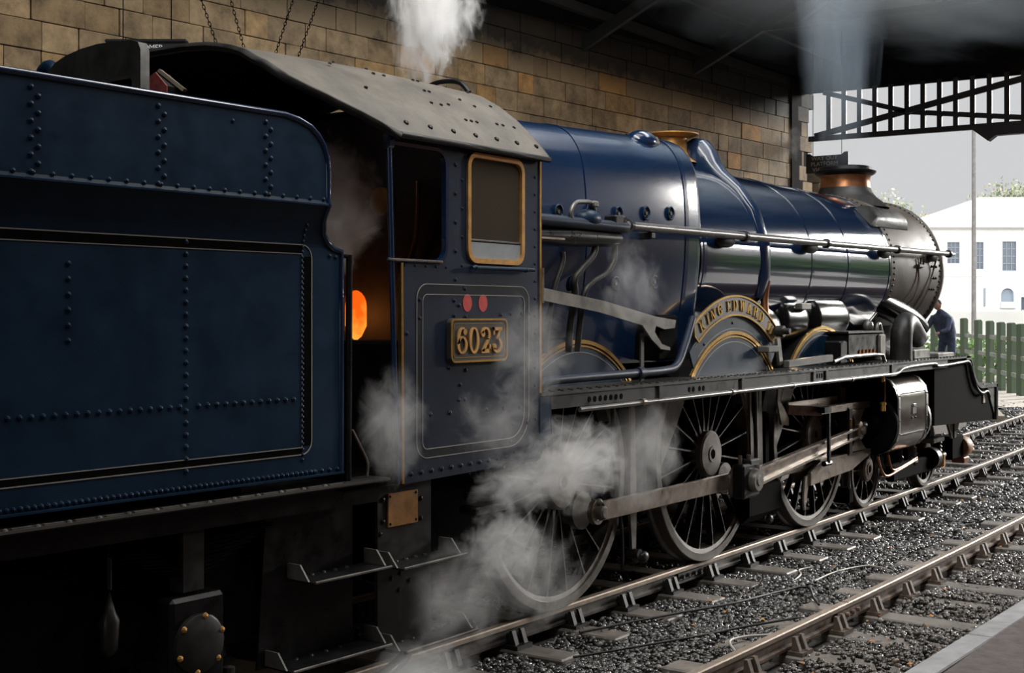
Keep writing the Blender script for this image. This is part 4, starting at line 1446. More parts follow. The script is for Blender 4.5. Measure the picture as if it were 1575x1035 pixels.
# rivets and bolts of the cab side
rv = MB()
for z in np.arange(1.80, 3.36, 0.118):
    rv.dome((-1.105, -1.345, z), (0, -1, 0), 0.012)
for z in np.arange(2.50, 3.3, 0.18):
    rv.dome((-1.985, -1.345, z), (0, -1, 0), 0.014)
    rv.dome((-1.918, -1.345, z + 0.09), (0, -1, 0), 0.011)
for i in range(14):
    rv.dome((-2.42 + i * 0.098, -1.345, 1.325 + i * 0.0015), (0, -1, 0), 0.016)
for i in range(6):
    rv.dome((-2.235 + i * 0.19, -1.345, 1.672 - 0.002 * i), (0, -1, 0), 0.016)
for (x, z) in ((-1.36, 1.555), (-1.40, 1.44), (-1.345, 1.36), (-1.24, 1.34), (-1.94, 1.84), (-1.95, 1.745), (-1.89, 1.745), (-2.05, 1.95), (-1.88, 1.93), (-1.89, 2.445), (-2.0, 2.37), (-1.95, 2.34), (-2.0, 2.275), (-1.88, 2.268), (-2.34, 2.372), (-2.34, 2.26), (-2.46, 2.17), (-1.50, 2.28), (-1.39, 2.285), (-1.27, 2.288), (-1.17, 2.29), (-1.20, 1.55), (-1.10, 1.57)):
    rv.dome((x, -1.345, z), (0, -1, 0), 0.014)
for k in range(5):
    rv.dome((-2.48 + k * 0.1, -1.345, 2.575), (0, -1, 0), 0.009)
    rv.dome((-2.5 + k * 0.11, -1.345, 3.325), (0, -1, 0), 0.012)
for x in (-2.01, -1.95, -1.50, -1.40, -1.54, -1.42):
    rv.dome((x, -1.345, 3.345 if x < -1.6 else 3.35), (0, -1, 0), 0.012)
rv.build('cab_rivets', 'cab', cs, kind='stuff')
hrl = MB().tube([(-1.87, -1.385, 2.578), (-1.175, -1.385, 2.582)], 0.013, 8)
for x in (-1.83, -1.27):
    hrl.cyl((x, -1.345, 2.579), (x, -1.39, 2.579), 0.011, 6)
    hrl.ellip((x, -1.385, 2.579), (0.02, 0.018, 0.018), 8, 6)
hrl.build('cab_handrail', 'blue_dull', cs, smooth=60)
MB().bbox(-1.235, -1.21, -1.352, -1.344, 3.095, 3.125).build('window_catch', 'black', cs)
# pillar with cap
part(MB().tube([(-2.545, -1.34, 1.28), (-2.618, -1.34, 3.30)], 0.017, 8).tube([(-2.517, -1.34, 1.28), (-2.59, -1.34, 2.60)], 0.006, 6), 'cab_pillar', 'blue', smooth=60)
part(MB().bbox(-2.645, -2.585, -1.365, -1.31, 3.26, 3.36), 'pillar_cap', 'blue', bevel=0.01)
part(MB().tube([(-1.022, -1.35, 2.36), (-1.022, -1.35, 2.60)], 0.012, 8), 'cab_front_handrail', 'steel')
# cab front, floor, backhead
cf = MB()
cf.bbox(-1.065, -1.045, -1.33, -0.9, 1.74, 3.42)
cf.bbox(-1.065, -1.045, 0.9, 1.33, 1.74, 3.42)
cf.add([(-1.055, y, z) for y, z in ((-1.33, 3.4), (-1.11, 3.63), (-0.8, 3.83), (0.8, 3.83), (1.11, 3.63), (1.33, 3.4), (0.9, 3.3), (-0.9, 3.3))], [(0, 1, 2, 3, 4, 5, 6, 7)])
part(cf, 'cab_front', 'cab')
part(MB().bbox(-3.0, -1.05, -1.33, 1.33, 1.28, 1.32), 'cab_floor', 'soot')
hole = [(-0.118, 2.20), (-0.07, 2.125), (-0.03, 2.10), (0.03, 2.10), (0.07, 2.125), (0.118, 2.20), (0.118, 2.34)] + arc(0, 2.34, 0.118, 0, 180, 10)[1:]
bh = MB().prism([(-1.0, 1.32), (1.0, 1.32), (1.02, 3.2), (0.8, 3.7), (-0.8, 3.7), (-1.02, 3.2)], 0, 0.03, holes=[hole])
bho = part(bh, 'backhead', mat('backhead_paint', (0.030, 0.024, 0.021), 0.55, var=0.4, scale=8))
bho.rotation_euler = (0, 0, R(90))
bho.location = (-1.41, 0, 0)
fi = part(MB().bbox(-1.30, -1.29, -0.3, 0.3, -0.25, 0.25).bbox(-1.41, -1.29, -0.14, -0.135, -0.2, 0.2).bbox(-1.41, -1.29, 0.135, 0.14, -0.2, 0.2), 'firehole_fire', 'fire', label='orange fire glowing in the firehole')
fi.location = (0, 0, 2.265)
fg = bpy.data.lights.new('fire_glow', 'POINT')
fg.energy = 2.2
fg.color = (1.0, 0.30, 0.06)
fg.shadow_soft_size = 0.1
fgo = bpy.data.objects.new('fire_glow', fg)
COL.objects.link(fgo)
fgo.location = (-1.68, 0, 2.27)
part(MB().bbox(-2.45, -2.05, -1.25, -0.72, 1.32, 2.12), 'seat_box', 'soot', bevel=0.02)
part(MB().lathe([(0.0, -1.48), (0.10, -1.48), (0.10, -1.45), (0.09, -1.44)], (0, -0.28, 3.08), 'x', 18), 'pressure_gauge', 'brass_dull')
part(MB().tube([(-1.5, -0.3, 2.9), (-1.55, 0.1, 2.75), (-1.55, 0.45, 2.55)], 0.02, 8), 'regulator_handle', 'steel')
part(MB().tube(smoothpath([(-1.48, -0.62, 3.2), (-1.5, -0.62, 2.8), (-1.48, -0.5, 2.5), (-1.46, -0.5, 2.0)], 4), 0.018, 8), 'backhead_pipe', 'copper', smooth=60)

# below the cab: backing plate, steps, brass panel
bp_ = part(MB().bbox(-2.62, -2.12, -1.255, -1.235, 0.30, 1.27), 'step_backplate', 'greyblack')
pan = MB().bbox(-2.537, -2.263, -1.268, -1.255, 1.012, 1.212).build('brass_panel', mat('weathered_brass_panel', (0.40, 0.20, 0.065), 0.5, 0.35, var=0.25, scale=9, rvar=0.1), bp_)
pan['label'] = 'square orange-brown brass panel with four screws'
sr = MB()
for x in (-2.52, -2.28):
    for z in (1.03, 1.195):
        sr.dome((x, -1.268, z), (0, -1, 0), 0.009)
for (x, z) in ((-2.575, 1.18), (-2.575, 1.05), (-2.22, 1.15), (-2.22, 1.03), (-2.60, 0.98), (-2.5, 0.70), (-2.43, 0.62), (-2.33, 0.66), (-2.42, 0.72)):
    sr.dome((x, -1.255, z), (0, -1, 0), 0.017)
sr.build('backplate_bolts', 'black', bp_, kind='stuff')


def step(x0, x1, z, parent, y0=-1.24, y1=-1.46):
    o = MB().bbox(x0, x1, y0, y1, z - 0.012, z).build('footstep', 'black', parent, bevel=0.003)
    m_ = MB()
    for x in (x0, x1):
        m_.add([(x - 0.006, y0, z), (x + 0.006, y0, z), (x + 0.006, y1 + 0.05, z), (x - 0.006, y1 + 0.05, z), (x - 0.006, y0, z + 0.085), (x + 0.006, y0, z + 0.085), (x + 0.006, y1 + 0.12, z + 0.085), (x - 0.006, y1 + 0.12, z + 0.085)],
               [(0, 1, 2, 3), (4, 7, 6, 5), (0, 4, 5, 1), (1, 5, 6, 2), (2, 6, 7, 3), (3, 7, 4, 0)])
    m_.tube([(x0, y1, z), (x1, y1, z)], 0.008, 6)
    m_.build('step_flange', 'wheel', parent)
    bo = MB()
    for k in range(4):
        x = x0 + (x1 - x0) * (0.25 + 0.15 * k)
        bo.dome((x, y0 - 0.03, z), (0, 0, 1), 0.016)
    bo.build('step_bolts', 'greyblack', parent, kind='stuff')


step(-2.62, -2.02, 0.80, bp_)
step(-2.60, -1.90, 0.31, bp_)
part(MB().prism([(-1.05, 1.72), (-0.92, 1.72), (-0.92, 1.46), (-0.98, 1.40), (-1.12, 1.40), (-1.25, 1.30), (-1.05, 1.30)], -1.35, -1.33), 'plate_corner', 'blue_dull')
part(MB().add([(-1.30, -1.33, 1.42), (-0.95, -1.33, 1.44), (-0.95, -1.2, 1.44), (-1.30, -1.2, 1.42), (-1.02, -1.3, 1.30), (-0.97, -1.3, 1.30)], [(0, 1, 2, 3), (0, 4, 5, 1)]), 'corner_step', 'greyblack')
part(MB().lathe([(0.0, 1.05), (0.10, 1.06), (0.10, 1.10), (0, 1.11)], (-1.55, -1.2, 0), 'z', 18), 'injector_cap', 'greyblack', smooth=40)
part(MB().box((-1.50, -1.2, 1.0), (0.35, 0.16, 0.05)), 'injector_bracket', 'greyblack', bevel=0.01)
part(MB().tube(smoothpath([(-2.0, -0.95, 0.55), (-2.1, -1.05, 0.30), (-2.3, -1.2, 0.20), (-2.6, -1.3, 0.16), (-2.78, -1.33, 0.12)], 5), 0.038, 10).cyl((-2.74, -1.325, 0.125), (-2.84, -1.34, 0.10), 0.055, 12), 'overflow_hose', 'black', smooth=50)
part(MB().bbox(-2.1, -1.0, -1.0, -0.6, 0.55, 1.27), 'injector_casing', 'soot', bevel=0.04)
part(MB().tube([(-1.95, -1.12, 1.25), (-1.2, -1.1, 1.24), (-0.9, -1.0, 1.0)], 0.035, 8), 'injector_pipe', 'soot', smooth=60)

# ---- wheels
PIN = (0.282, -0.255)


def wheel(cx, r, y0, nsp, hubr, cw, nm, fw, sm_, hm, rim=0.112, side=-1, dy=0.0, rot=0.0):
    """wheel centred on the axle, outer face at y0 on the right hand side"""
    k = abs(y0)
    t = rim
    o = MB().lathe([(r - t, -k + 0.02), (r - t + 0.035, -k + 0.012), (r - t + 0.04, -k), (r - 0.006, -k), (r, -k + 0.006), (r, -k + 0.105), (r + 0.026, -k + 0.118), (r + 0.026, -k + 0.14), (r - 0.01, -k + 0.15), (r - t, -k + 0.13), (r - t, -k + 0.02)], (0, 0, 0), 'y', 64).build(nm, fw, loco, smooth=35)
    o.location = (cx, dy, r)
    sp = MB()
    sp.add([(-0.030, -k + 0.03, hubr * 0.8), (0.030, -k + 0.03, hubr * 0.8), (0.030, -k + 0.085, hubr * 0.8), (-0.030, -k + 0.085, hubr * 0.8),
            (-0.007, -k + 0.022, hubr * 1.5), (0.007, -k + 0.022, hubr * 1.5), (0.013, -k + 0.08, hubr * 1.5), (-0.013, -k + 0.08, hubr * 1.5),
            (-0.006, -k + 0.022, r - t - 0.05), (0.006, -k + 0.022, r - t - 0.05), (0.012, -k + 0.08, r - t - 0.05), (-0.012, -k + 0.08, r - t - 0.05),
            (-0.018, -k + 0.024, r - t + 0.01), (0.018, -k + 0.024, r - t + 0.01), (0.02, -k + 0.10, r - t + 0.01), (-0.02, -k + 0.10, r - t + 0.01)],
           [(j * 4 + i, j * 4 + (i + 1) % 4, j * 4 + 4 + (i + 1) % 4, j * 4 + 4 + i) for j in range(3) for i in range(4)])
    sme = once(sp, 'spoke', sm_)
    sme.materials.append(M['black'])
    for p_ in sme.polygons:
        p_.material_index = 0 if p_.center.y < -k + 0.035 and abs(p_.normal.y) > 0.7 else 1
    for i in range(nsp):
        link('spoke', sme, o, rot=(0, 2 * PI * (i + 0.5) / nsp + rot, 0))
    MB().lathe([(hubr, -k + 0.10), (hubr, -k - 0.02), (hubr - 0.02, -k - 0.035), (0.075, -k - 0.04), (0.072, -k - 0.046), (0.045, -k - 0.046), (0.045, -k + 0.05), (0, -k + 0.05)], (0, 0, 0), 'y', 36).build('hub', hm, o, smooth=18)
    if cw:
        a0, a1 = cw
        A = arc(0, 0, r - t + 0.01, a0, a1, 16)
        c0, c1 = A[0], A[-1]
        md = R((a0 + a1) / 2)
        bul = [(c1[0] + (c0[0] - c1[0]) * t_ + math.cos(md) * -0.02 * math.sin(PI * t_), c1[1] + (c0[1] - c1[1]) * t_ + math.sin(md) * -0.02 * math.sin(PI * t_)) for t_ in (0.2, 0.4, 0.6, 0.8)]
        MB().prism(A + bul, -k + 0.012, -k + 0.09).build('balance_weight', fw, o)
    return o


def crank(o, k=0.82):
    MB().lathe([(0.15, -k + 0.08), (0.15, -k - 0.03), (0.0, -k - 0.03)], (PIN[0], 0, PIN[1]), 'y', 20).build('crank_boss', 'wheel', o, smooth=35)


def far_copy(o, dy=0.0):
    c = o.copy()
    COL.objects.link(c)
    c.rotation_euler = (0, 0, PI)
    for ch2 in o.children:
        d = ch2.copy()
        COL.objects.link(d)
        d.parent = c
    return c


for cx in (0.0, 2.515, 4.953):
    wv = wheel(cx, 0.99, -0.82, 20, 0.215, (104, 183), 'driving_wheel', 'wheel', 'spoke', 'hub')
    crank(wv)
    far_copy(wv)
    part(MB().cyl((cx, -0.66, 0.99), (cx, 0.66, 0.99), 0.11, 14), 'axle', 'soot', smooth=40)
w1 = wheel(6.629, 0.457, -0.82, 10, 0.15, None, 'bogie_wheel', 'wheel', 'spoke', 'steel', 0.085, dy=0.02)
far_copy(w1)
w2 = wheel(8.966, 0.457, -0.80, 10, 0.15, None, 'bogie_wheel', 'wheel', 'spoke', 'steel', 0.085, dy=0.055)
far_copy(w2)
for cx in (6.629, 8.966):
    part(MB().cyl((cx, -0.6, 0.457), (cx, 0.68, 0.457), 0.09, 14), 'axle', 'soot', smooth=40)

# ---- rods and motion
PX, PZ = PIN
yr = -0.985


def rod(xa, za, xb, zb, y0, y1, h0, h1, n_, m='steel', ea=0.12, eb=0.12):
    d = Vector((xb - xa, zb - za)).normalized()
    q = Vector((-d.y, d.x))
    P = [(xa + q.x * h0 / 2, za + q.y * h0 / 2), (xa - q.x * h0 / 2, za - q.y * h0 / 2), (xb - q.x * h1 / 2, zb - q.y * h1 / 2), (xb + q.x * h1 / 2, zb + q.y * h1 / 2)]
    return MB().prism(P, y0, y1).lathe([(ea, y0), (ea, y1)], (xa, 0, za), 'y', 20).lathe([(0, y0), (ea, y0)], (xa, 0, za), 'y', 20).lathe([(eb, y0), (eb, y1)], (xb, 0, zb), 'y', 20).lathe([(0, y0), (eb, y0)], (xb, 0, zb), 'y', 20)


z_ = 0.99 + PZ
part(rod(PX, z_, 2.515 + PX, z_, -1.0, -0.955, 0.148, 0.148, 'a', ea=0.10, eb=0.13), 'coupling_rod', 'steel', bevel=0.004)
part(rod(2.515 + PX + 0.05, z_, 4.953 + PX, z_, -0.975, -0.93, 0.14, 0.14, 'a', ea=0.12, eb=0.11), 'coupling_rod', 'steel', bevel=0.004)
part(MB().lathe([(0.055, -1.0), (0.055, -1.05), (0.04, -1.065), (0, -1.065)], (PX, 0, z_), 'y', 14).ellip((PX, -1.0, z_ + 0.08), (0.03, 0.03, 0.03), 8, 6), 'crankpin_cap', 'wheel', smooth=40)
# big end
bx_, bz_ = 2.515 + PX, z_
be = part(MB().bbox(bx_ - 0.19, bx_ + 0.17, -1.13, -1.005, bz_ - 0.16, bz_ + 0.16), 'big_end', 'black', bevel=0.02)
MB().lathe([(0.11, -1.10), (0.11, -1.16), (0.095, -1.19), (0.05, -1.19), (0.045, -1.20), (0, -1.20)], (bx_ + 0.02, 0, bz_), 'y', 24).build('big_end_nut', 'wheel', be, smooth=35)
MB().bbox(bx_ - 0.02, bx_ + 0.20, -1.125, -1.01, bz_ + 0.135, bz_ + 0.19).build('big_end_strap', 'greyblack', be, bevel=0.01)
MB().cyl((bx_ - 0.12, -1.06, bz_ + 0.15), (bx_ - 0.12, -1.06, bz_ + 0.24), 0.018, 8).cyl((bx_ + 0.06, -1.06, bz_ + 0.18), (bx_ + 0.06, -1.06, bz_ + 0.23), 0.022, 8).build('oil_cup', 'steel', be)
MB().lathe([(0.14, -0.985), (0.14, -1.02), (0, -1.02)], (bx_ - 0.10, 0, bz_ - 0.02), 'y', 20).build('rod_eye', 'steel', be, smooth=35)
# connecting rod, fluted
xa, za, xb, zb = bx_ + 0.12, bz_ + 0.005, 5.62, 0.985
d = Vector((xb - xa, zb - za)).normalized()
q = Vector((-d.y, d.x))


def strip(o0, o1, y0, y1):
    return [(xa + q.x * o0[0], za + q.y * o0[0]), (xa + q.x * o0[1], za + q.y * o0[1]), (xb + q.x * o1[1], zb + q.y * o1[1]), (xb + q.x * o1[0], zb + q.y * o1[0])]


cr_ = part(MB().prism(strip((-0.085, 0.085), (-0.058, 0.058), 0, 0), -1.085, -1.055), 'connecting_rod', 'steel')
MB().prism(strip((0.055, 0.085), (0.035, 0.058), 0, 0), -1.12, -1.085).build('rod_flange', 'steel', cr_, bevel=0.003)
MB().prism(strip((-0.085, -0.055), (-0.058, -0.035), 0, 0), -1.12, -1.085).build('rod_flange', 'steel', cr_, bevel=0.003)
# slide bars
us = part(MB().bar((4.58, -1.03, 1.272), (6.06, -1.03, 1.272), 0.10, 0.075), 'upper_slide_bar', 'steel', bevel=0.004)
MB().bar((4.20, -0.86, 1.315), (5.55, -0.86, 1.315), 0.03, 0.13).build('motion_bracket', 'steel', us, bevel=0.004)
MB().bar((4.20, -0.86, 1.30), (4.60, -1.06, 1.27), 0.05, 0.10).build('motion_bracket', 'steel', us, bevel=0.004)
MB().bar((5.72, -0.86, 1.26), (5.72, -0.86, 1.46), 0.12, 0.03).build('bracket_post', 'steel', us)
MB().prism([(3.95, 1.62), (4.03, 1.62), (3.99, 1.40), (4.20, 1.22), (4.20, 1.14), (4.02, 1.16), (3.92, 1.40)], -0.88, -0.86).build('bracket_leg', 'steel', us)
ls = part(MB().prism([(4.30, 0.66), (4.58, 0.755), (6.12, 0.765), (6.12, 0.72), (5.95, 0.69), (5.45, 0.575), (4.9, 0.555), (4.30, 0.52)], -1.08, -1.04), 'lower_slide_bar', 'steel', bevel=0.004)
MB().bar((4.55, -1.03, 0.745), (6.06, -1.03, 0.745), 0.10, 0.035).build('slide_face', 'steel', ls)
MB().bar((4.22, -0.92, 0.60), (4.62, -1.05, 0.72), 0.05, 0.10).build('bar_bracket', 'steel', ls)
MB().prism([(4.20, 0.62), (4.32, 0.64), (4.24, 0.40), (4.19, 0.28), (4.16, 0.38)], -1.06, -1.04).build('bar_bracket', 'steel', ls)
part(MB().bar((4.60, -1.15, 1.25), (4.60, -1.15, 0.735), 0.028, 0.035, (1, 0, 0)).cyl((4.52, -1.13, 0.73), (4.68, -1.13, 0.73), 0.03, 8).box((4.56, -1.12, 1.29), (0.18, 0.08, 0.06)), 'drop_link', 'black')
xh = part(MB().prism([(5.36, 1.235), (5.82, 1.235), (5.70, 1.13), (5.69, 0.98), (5.72, 0.86), (5.86, 0.775), (5.32, 0.775), (5.50, 0.88), (5.54, 0.98), (5.52, 1.12)], -1.09, -0.98), 'crosshead', 'steel', bevel=0.006)
MB().lathe([(0.10, -1.09), (0.10, -1.12), (0.07, -1.135), (0.05, -1.135), (0.045, -1.16), (0, -1.16)], (5.62, 0, 1.0), 'y', 20).build('gudgeon_pin', 'steel', xh, smooth=35)
MB().bbox(5.30, 5.42, -1.10, -0.96, 0.74, 1.27).build('crosshead_slipper', 'black', xh, bevel=0.02)
MB().cyl((5.36, -1.1, 1.06), (5.36, -1.1, 1.14), 0.012, 8).build('oil_cup', 'brass', xh)
part(MB().cyl((5.7, -1.03, 1.02), (6.1, -1.03, 1.02), 0.05, 14), 'piston_rod', 'steel', smooth=40)

# ---- cylinder
CP = [(-0.66, 1.60), (-0.95, 1.60), (-1.13, 1.585), (-1.26, 1.53), (-1.335, 1.44), (-1.362, 1.33), (-1.362, 0.95), (-1.33, 0.84), (-1.25, 0.74), (-1.14, 0.69), (-1.03, 0.675), (-0.90, 0.69), (-0.78, 0.74), (-0.66, 0.84)]
cy = MB()
cy.loft([[(x, y, z) for y, z in CP] for x in (6.10, 7.16)])
cyl_m = mat('polished_cylinder_cladding', (0.10, 0.085, 0.075), 0.22, 0.6, var=0.2, scale=3, rvar=0.06)
cyo = part(cy, 'cylinder', cyl_m, smooth=40)
MB().loft([[(x, y * 1.0 - (0.006 if y < -1.3 else 0.004), z + (0.004 if z > 1.5 else 0)) for y, z in CP[1:11]] for x in (6.12, 6.18)]).build('cladding_strip', 'wheel', cyo, smooth=40)
MB().loft([[(x, y * 1.0 - (0.006 if y < -1.3 else 0.004), z + (0.004 if z > 1.5 else 0)) for y, z in CP[1:11]] for x in (7.08, 7.15)]).build('cladding_strip', 'wheel', cyo, smooth=40)
MB().bbox(6.20, 7.08, -1.3645, -1.36, 0.905, 0.915).bbox(6.20, 7.08, -1.3645, -1.36, 1.38, 1.388).build('cladding_seam', 'black', cyo)
MB().bbox(6.58, 6.72, -1.372, -1.36, 1.13, 1.24).bbox(6.60, 6.70, -1.38, -1.36, 1.21, 1.25).build('indicator_cover', 'wheel', cyo, bevel=0.006)
bo = MB()
for x in (6.15, 7.11):
    for z in (0.93, 1.08, 1.22, 1.36):
        bo.dome((x, -1.366, z), (0, -1, 0), 0.013)
bo.dome((6.58, -1.364, 1.09), (0, -1, 0), 0.014).dome((6.70, -1.364, 1.09), (0, -1, 0), 0.012)
bo.build('cladding_bolts', 'black', cyo, kind='stuff')
MB().lathe([(0.35, 6.11), (0.35, 6.04), (0.335, 6.02), (0.16, 6.015), (0.14, 5.94), (0.09, 5.92), (0.06, 5.90)], (0, -1.03, 1.03), 'x', 36).build('rear_cylinder_cover', 'soot', cyo, smooth=35)
MB().bbox(5.98, 6.10, -1.22, -0.66, 1.25, 1.60).build('rear_valve_cover', 'soot', cyo, bevel=0.02)
MB().lathe([(0.36, 7.15), (0.35, 7.24), (0.30, 7.27), (0, 7.28)], (0, -1.03, 1.03), 'x', 36).build('front_cylinder_cover', 'wheel', cyo, smooth=35)
for (x, z) in ((5.86, 1.53), (5.88, 1.20), (7.32, 1.62)):
    part(MB().lathe([(0.022, 0), (0.03, 0.01), (0.026, 0.07), (0.036, 0.075), (0.036, 0.10), (0, 0.11)], (x, -1.27, z), 'z', 10), 'oil_cup', 'brass')
part(MB().tube([(5.93, -1.27, 1.60), (5.95, -1.27, 1.35), (5.95, -1.26, 1.28)], 0.008, 6), 'oil_pipe', 'copper')
part(MB().tube(smoothpath([(6.05, -1.15, 0.67), (6.08, -1.18, 0.52), (6.2, -1.2, 0.44), (6.6, -1.2, 0.47), (7.3, -1.18, 0.53)], 5), 0.016, 8), 'drain_pipe', 'copper', smooth=60)
part(MB().tube(smoothpath([(6.40, -1.15, 0.66), (6.42, -1.16, 0.56), (6.5, -1.18, 0.48), (7.0, -1.18, 0.52), (7.35, -1.16, 0.55)], 5), 0.014, 8), 'drain_pipe', 'copper', smooth=60)
for x in (6.2, 6.55, 7.0):
    part(MB().cyl((x, -1.08, 0.69), (x, -1.08, 0.54), 0.03, 8).ellip((x, -1.08, 0.56), (0.045, 0.045, 0.05), 8, 6), 'drain_cock', 'greyblack', smooth=40)
part(MB().cyl((7.3, -1.16, 0.46), (7.3, -1.16, 0.68), 0.02, 8).box((7.3, -1.15, 0.52), (0.1, 0.06, 0.05)), 'drain_pipe_clip', 'wheel')
# the far cylinder
part(MB().loft([[(x, -y, z) for y, z in CP] for x in (6.10, 7.16)]), 'cylinder', 'black', smooth=40)
# ---- bogie frame, spring gear
bf = part(MB().prism([(6.0, 0.52), (8.3, 0.52), (9.3, 0.62), (9.9, 0.62), (9.9, 0.42), (9.3, 0.34), (8.2, 0.26), (6.6, 0.28), (6.0, 0.40)], -0.66, -0.62), 'bogie_frame', 'soot')
part(MB().bbox(7.0, 8.5, -1.0, -0.9, 0.27, 0.47), 'bogie_equaliser', 'soot', bevel=0.02)
part(MB().bbox(6.9, 9.0, 0.9, 0.62, 0.3, 0.6), 'bogie_frame', 'soot')
part(MB().lathe([(0.14, 8.42), (0.14, 8.56), (0.12, 8.58), (0.06, 8.585), (0.05, 8.64), (0, 8.65)], (0, -0.96, 0.43), 'x', 20), 'bogie_axlebox_cap', 'greyblack', smooth=40)
part(MB().tube([(8.6, -0.96, 0.43), (8.9, -0.95, 0.40), (9.1, -0.94, 0.42)], 0.045, 8), 'bogie_link', 'greyblack', smooth=50)
gp = part(MB().prism([(8.95, 1.02), (9.75, 0.99), (9.45, 0.62), (9.28, 0.62)], -1.0, -0.97), 'guard_iron', 'wheel')
MB().bbox(9.335, 9.36, -1.01, -1.0, 0.62, 0.86).build('guard_slot', 'soot', gp)
part(MB().bbox(8.45, 8.90, -1.02, -0.82, 0.62, 0.68), 'spring_seat', 'wheel', bevel=0.01)
hs = MB()
for k in range(4):
    hs.lathe([(0.05, 0.44 + k * 0.05), (0.065, 0.455 + k * 0.05), (0.05, 0.48 + k * 0.05)], (8.78, -0.96, 0), 'z', 14)
hs.cyl((8.78, -0.96, 0.28), (8.78, -0.96, 0.66), 0.045, 12)
part(hs, 'bogie_spring', 'greyblack', smooth=40)
part(MB().lathe([(0.10, 0.30), (0.10, 0.45), (0.06, 0.46)], (8.78, -0.96, 0), 'z', 18), 'spring_cup', 'brass_dull', smooth=40)
part(MB().bbox(9.55, 10.08, -0.92, -0.72, 0.30, 0.62), 'receiver_bracket', 'soot', bevel=0.02)
ob = part(MB().lathe([(0.0, 10.05), (0.13, 10.05), (0.14, 10.08), (0.14, 10.26), (0.13, 10.28), (0, 10.29)], (0, -0.86, 0.44), 'x', 18), 'signal_receiver', mat('orange_wood', (0.36, 0.16, 0.055), 0.6, var=0.3, scale=12), smooth=40)
ob.scale = (1, 1, 1)
MB().bbox(10.0, 10.24, -0.95, -0.77, 0.22, 0.30).build('receiver_foot', 'copper', ob, bevel=0.01)
# brake hangers, sand pipes
for x in (1.13, 3.66):
    part(MB().prism([(x, 1.60), (x + 0.055, 1.60), (x + 0.09, 0.62), (x + 0.075, 0.26), (x + 0.02, 0.26), (x - 0.02, 0.62)], -0.80, -0.775), 'brake_hanger', 'wheel')
    part(MB().cyl((x + 0.04, -0.86, 0.26), (x + 0.04, -0.70, 0.26), 0.045, 10).ellip((x + 0.10, -0.86, 0.23), (0.06, 0.04, 0.05), 8, 6), 'brake_pin', 'greyblack', smooth=40)
part(MB().prism([(3.35, 1.6), (3.39, 1.6), (3.39, 0.56), (3.60, 0.53), (3.66, 0.60), (3.60, 0.85), (3.54, 1.6), (3.50, 1.6), (3.55, 0.7), (3.40, 0.62)], -0.84, -0.82), 'spring_hanger', 'wheel')
part(MB().bbox(1.25, 1.40, -0.80, -0.70, 0.55, 1.3), 'brake_block', 'soot', bevel=0.03)
part(MB().bbox(3.78, 3.92, -0.80, -0.70, 0.55, 1.3), 'brake_block', 'soot', bevel=0.03)
part(MB().bbox(3.1, 4.0, -0.92, -0.74, 0.25, 0.66), 'brake_gear_casing', 'soot', bevel=0.08)
part(MB().tube(smoothpath([(0.72, -0.86, 1.6), (0.74, -0.86, 1.1), (0.90, -0.84, 0.5), (0.98, -0.80, 0.16)], 4), 0.016, 6), 'sand_pipe', 'greyblack', smooth=60)
part(MB().tube(smoothpath([(5.62, -0.74, 1.3), (5.95, -0.80, 0.7), (6.03, -0.82, 0.35), (6.05, -0.80, 0.16)], 4), 0.02, 6), 'sand_pipe', 'wheel', smooth=60)
part(MB().bbox(5.95, 6.10, -0.85, -0.65, 0.12, 0.30), 'rail_guard', 'soot', bevel=0.02)

# ------------------------------------------------------------------ tender
TY = -0.0473
tender = empty('tender', (-3.0385, -0.0015, 0), TY, 'dark blue riveted tender coupled behind the engine cab', 'tender')


def tp(mb, name, m, smooth=None, kind=None, bevel=0, parent=None):
    return mb.build(name, m, parent or tender, smooth, kind, bevel)


def front_s(z):
    return float(np.interp(z, [1.39, 2.637, 2.65, 2.687, 2.73, 2.80, 2.88, 3.06, 3.14, 3.211, 3.26, 3.30, 3.33, 3.345], [0.112, 0.112, 0.05, -0.005, -0.045, -0.070, -0.079, -0.079, -0.085, -0.113, -0.155, -0.21, -0.30, -0.397]))


S0 = -7.6
zl = [1.39, 1.8, 2.3, 2.637, 2.65, 2.67, 2.687, 2.71, 2.73, 2.765, 2.80, 2.84, 2.868, 2.88, 2.892, 2.905, 3.0, 3.06, 3.10, 3.14, 3.18, 3.211, 3.24, 3.26, 3.28, 3.30, 3.315, 3.33, 3.345]


def side_y(z):
    return float(np.interp(z, [1.39, 2.66, 2.72, 2.80, 2.872, 2.884, 2.896, 3.345], [-1.30, -1.30, -1.316, -1.350, -1.395, -1.405, -1.393, -1.393]))


sp_ = MB()
for sgn in (1, -1):
    sp_.loft([[(S0, sgn * side_y(z), z), (front_s(z), sgn * side_y(z), z)] for z in zl])
    sp_.loft([[(S0, sgn * (side_y(z) + 0.02), z), (front_s(z), sgn * (side_y(z) + 0.02), z)] for z in zl])
    sp_.loft([[(front_s(z), sgn * side_y(z), z), (front_s(z), sgn * (side_y(z) + 0.02), z)] for z in zl])
tsid = tp(sp_, 'tender_side', 'blue_dull')
MB().tube([(front_s(z), side_y(z) + 0.004, z) for z in zl] + [(S0, -1.389, 3.345)], 0.018, 8).build('side_beading', 'blue', tsid, smooth=60)
MB().tube([(S0, -1.402, 2.882), (-0.079, -1.402, 2.882)], 0.009, 6).build('flare_ridge', 'blue_dull', tsid)
MB().bbox(S0, -0.19, -1.3015, -1.300, 2.615, 2.663).bbox(S0, -0.19, -1.3015, -1.300, 1.512, 1.550).bbox(-0.19, -0.118, -1.3015, -1.300, 1.56, 2.60).build('black_band', 'soot', tsid)
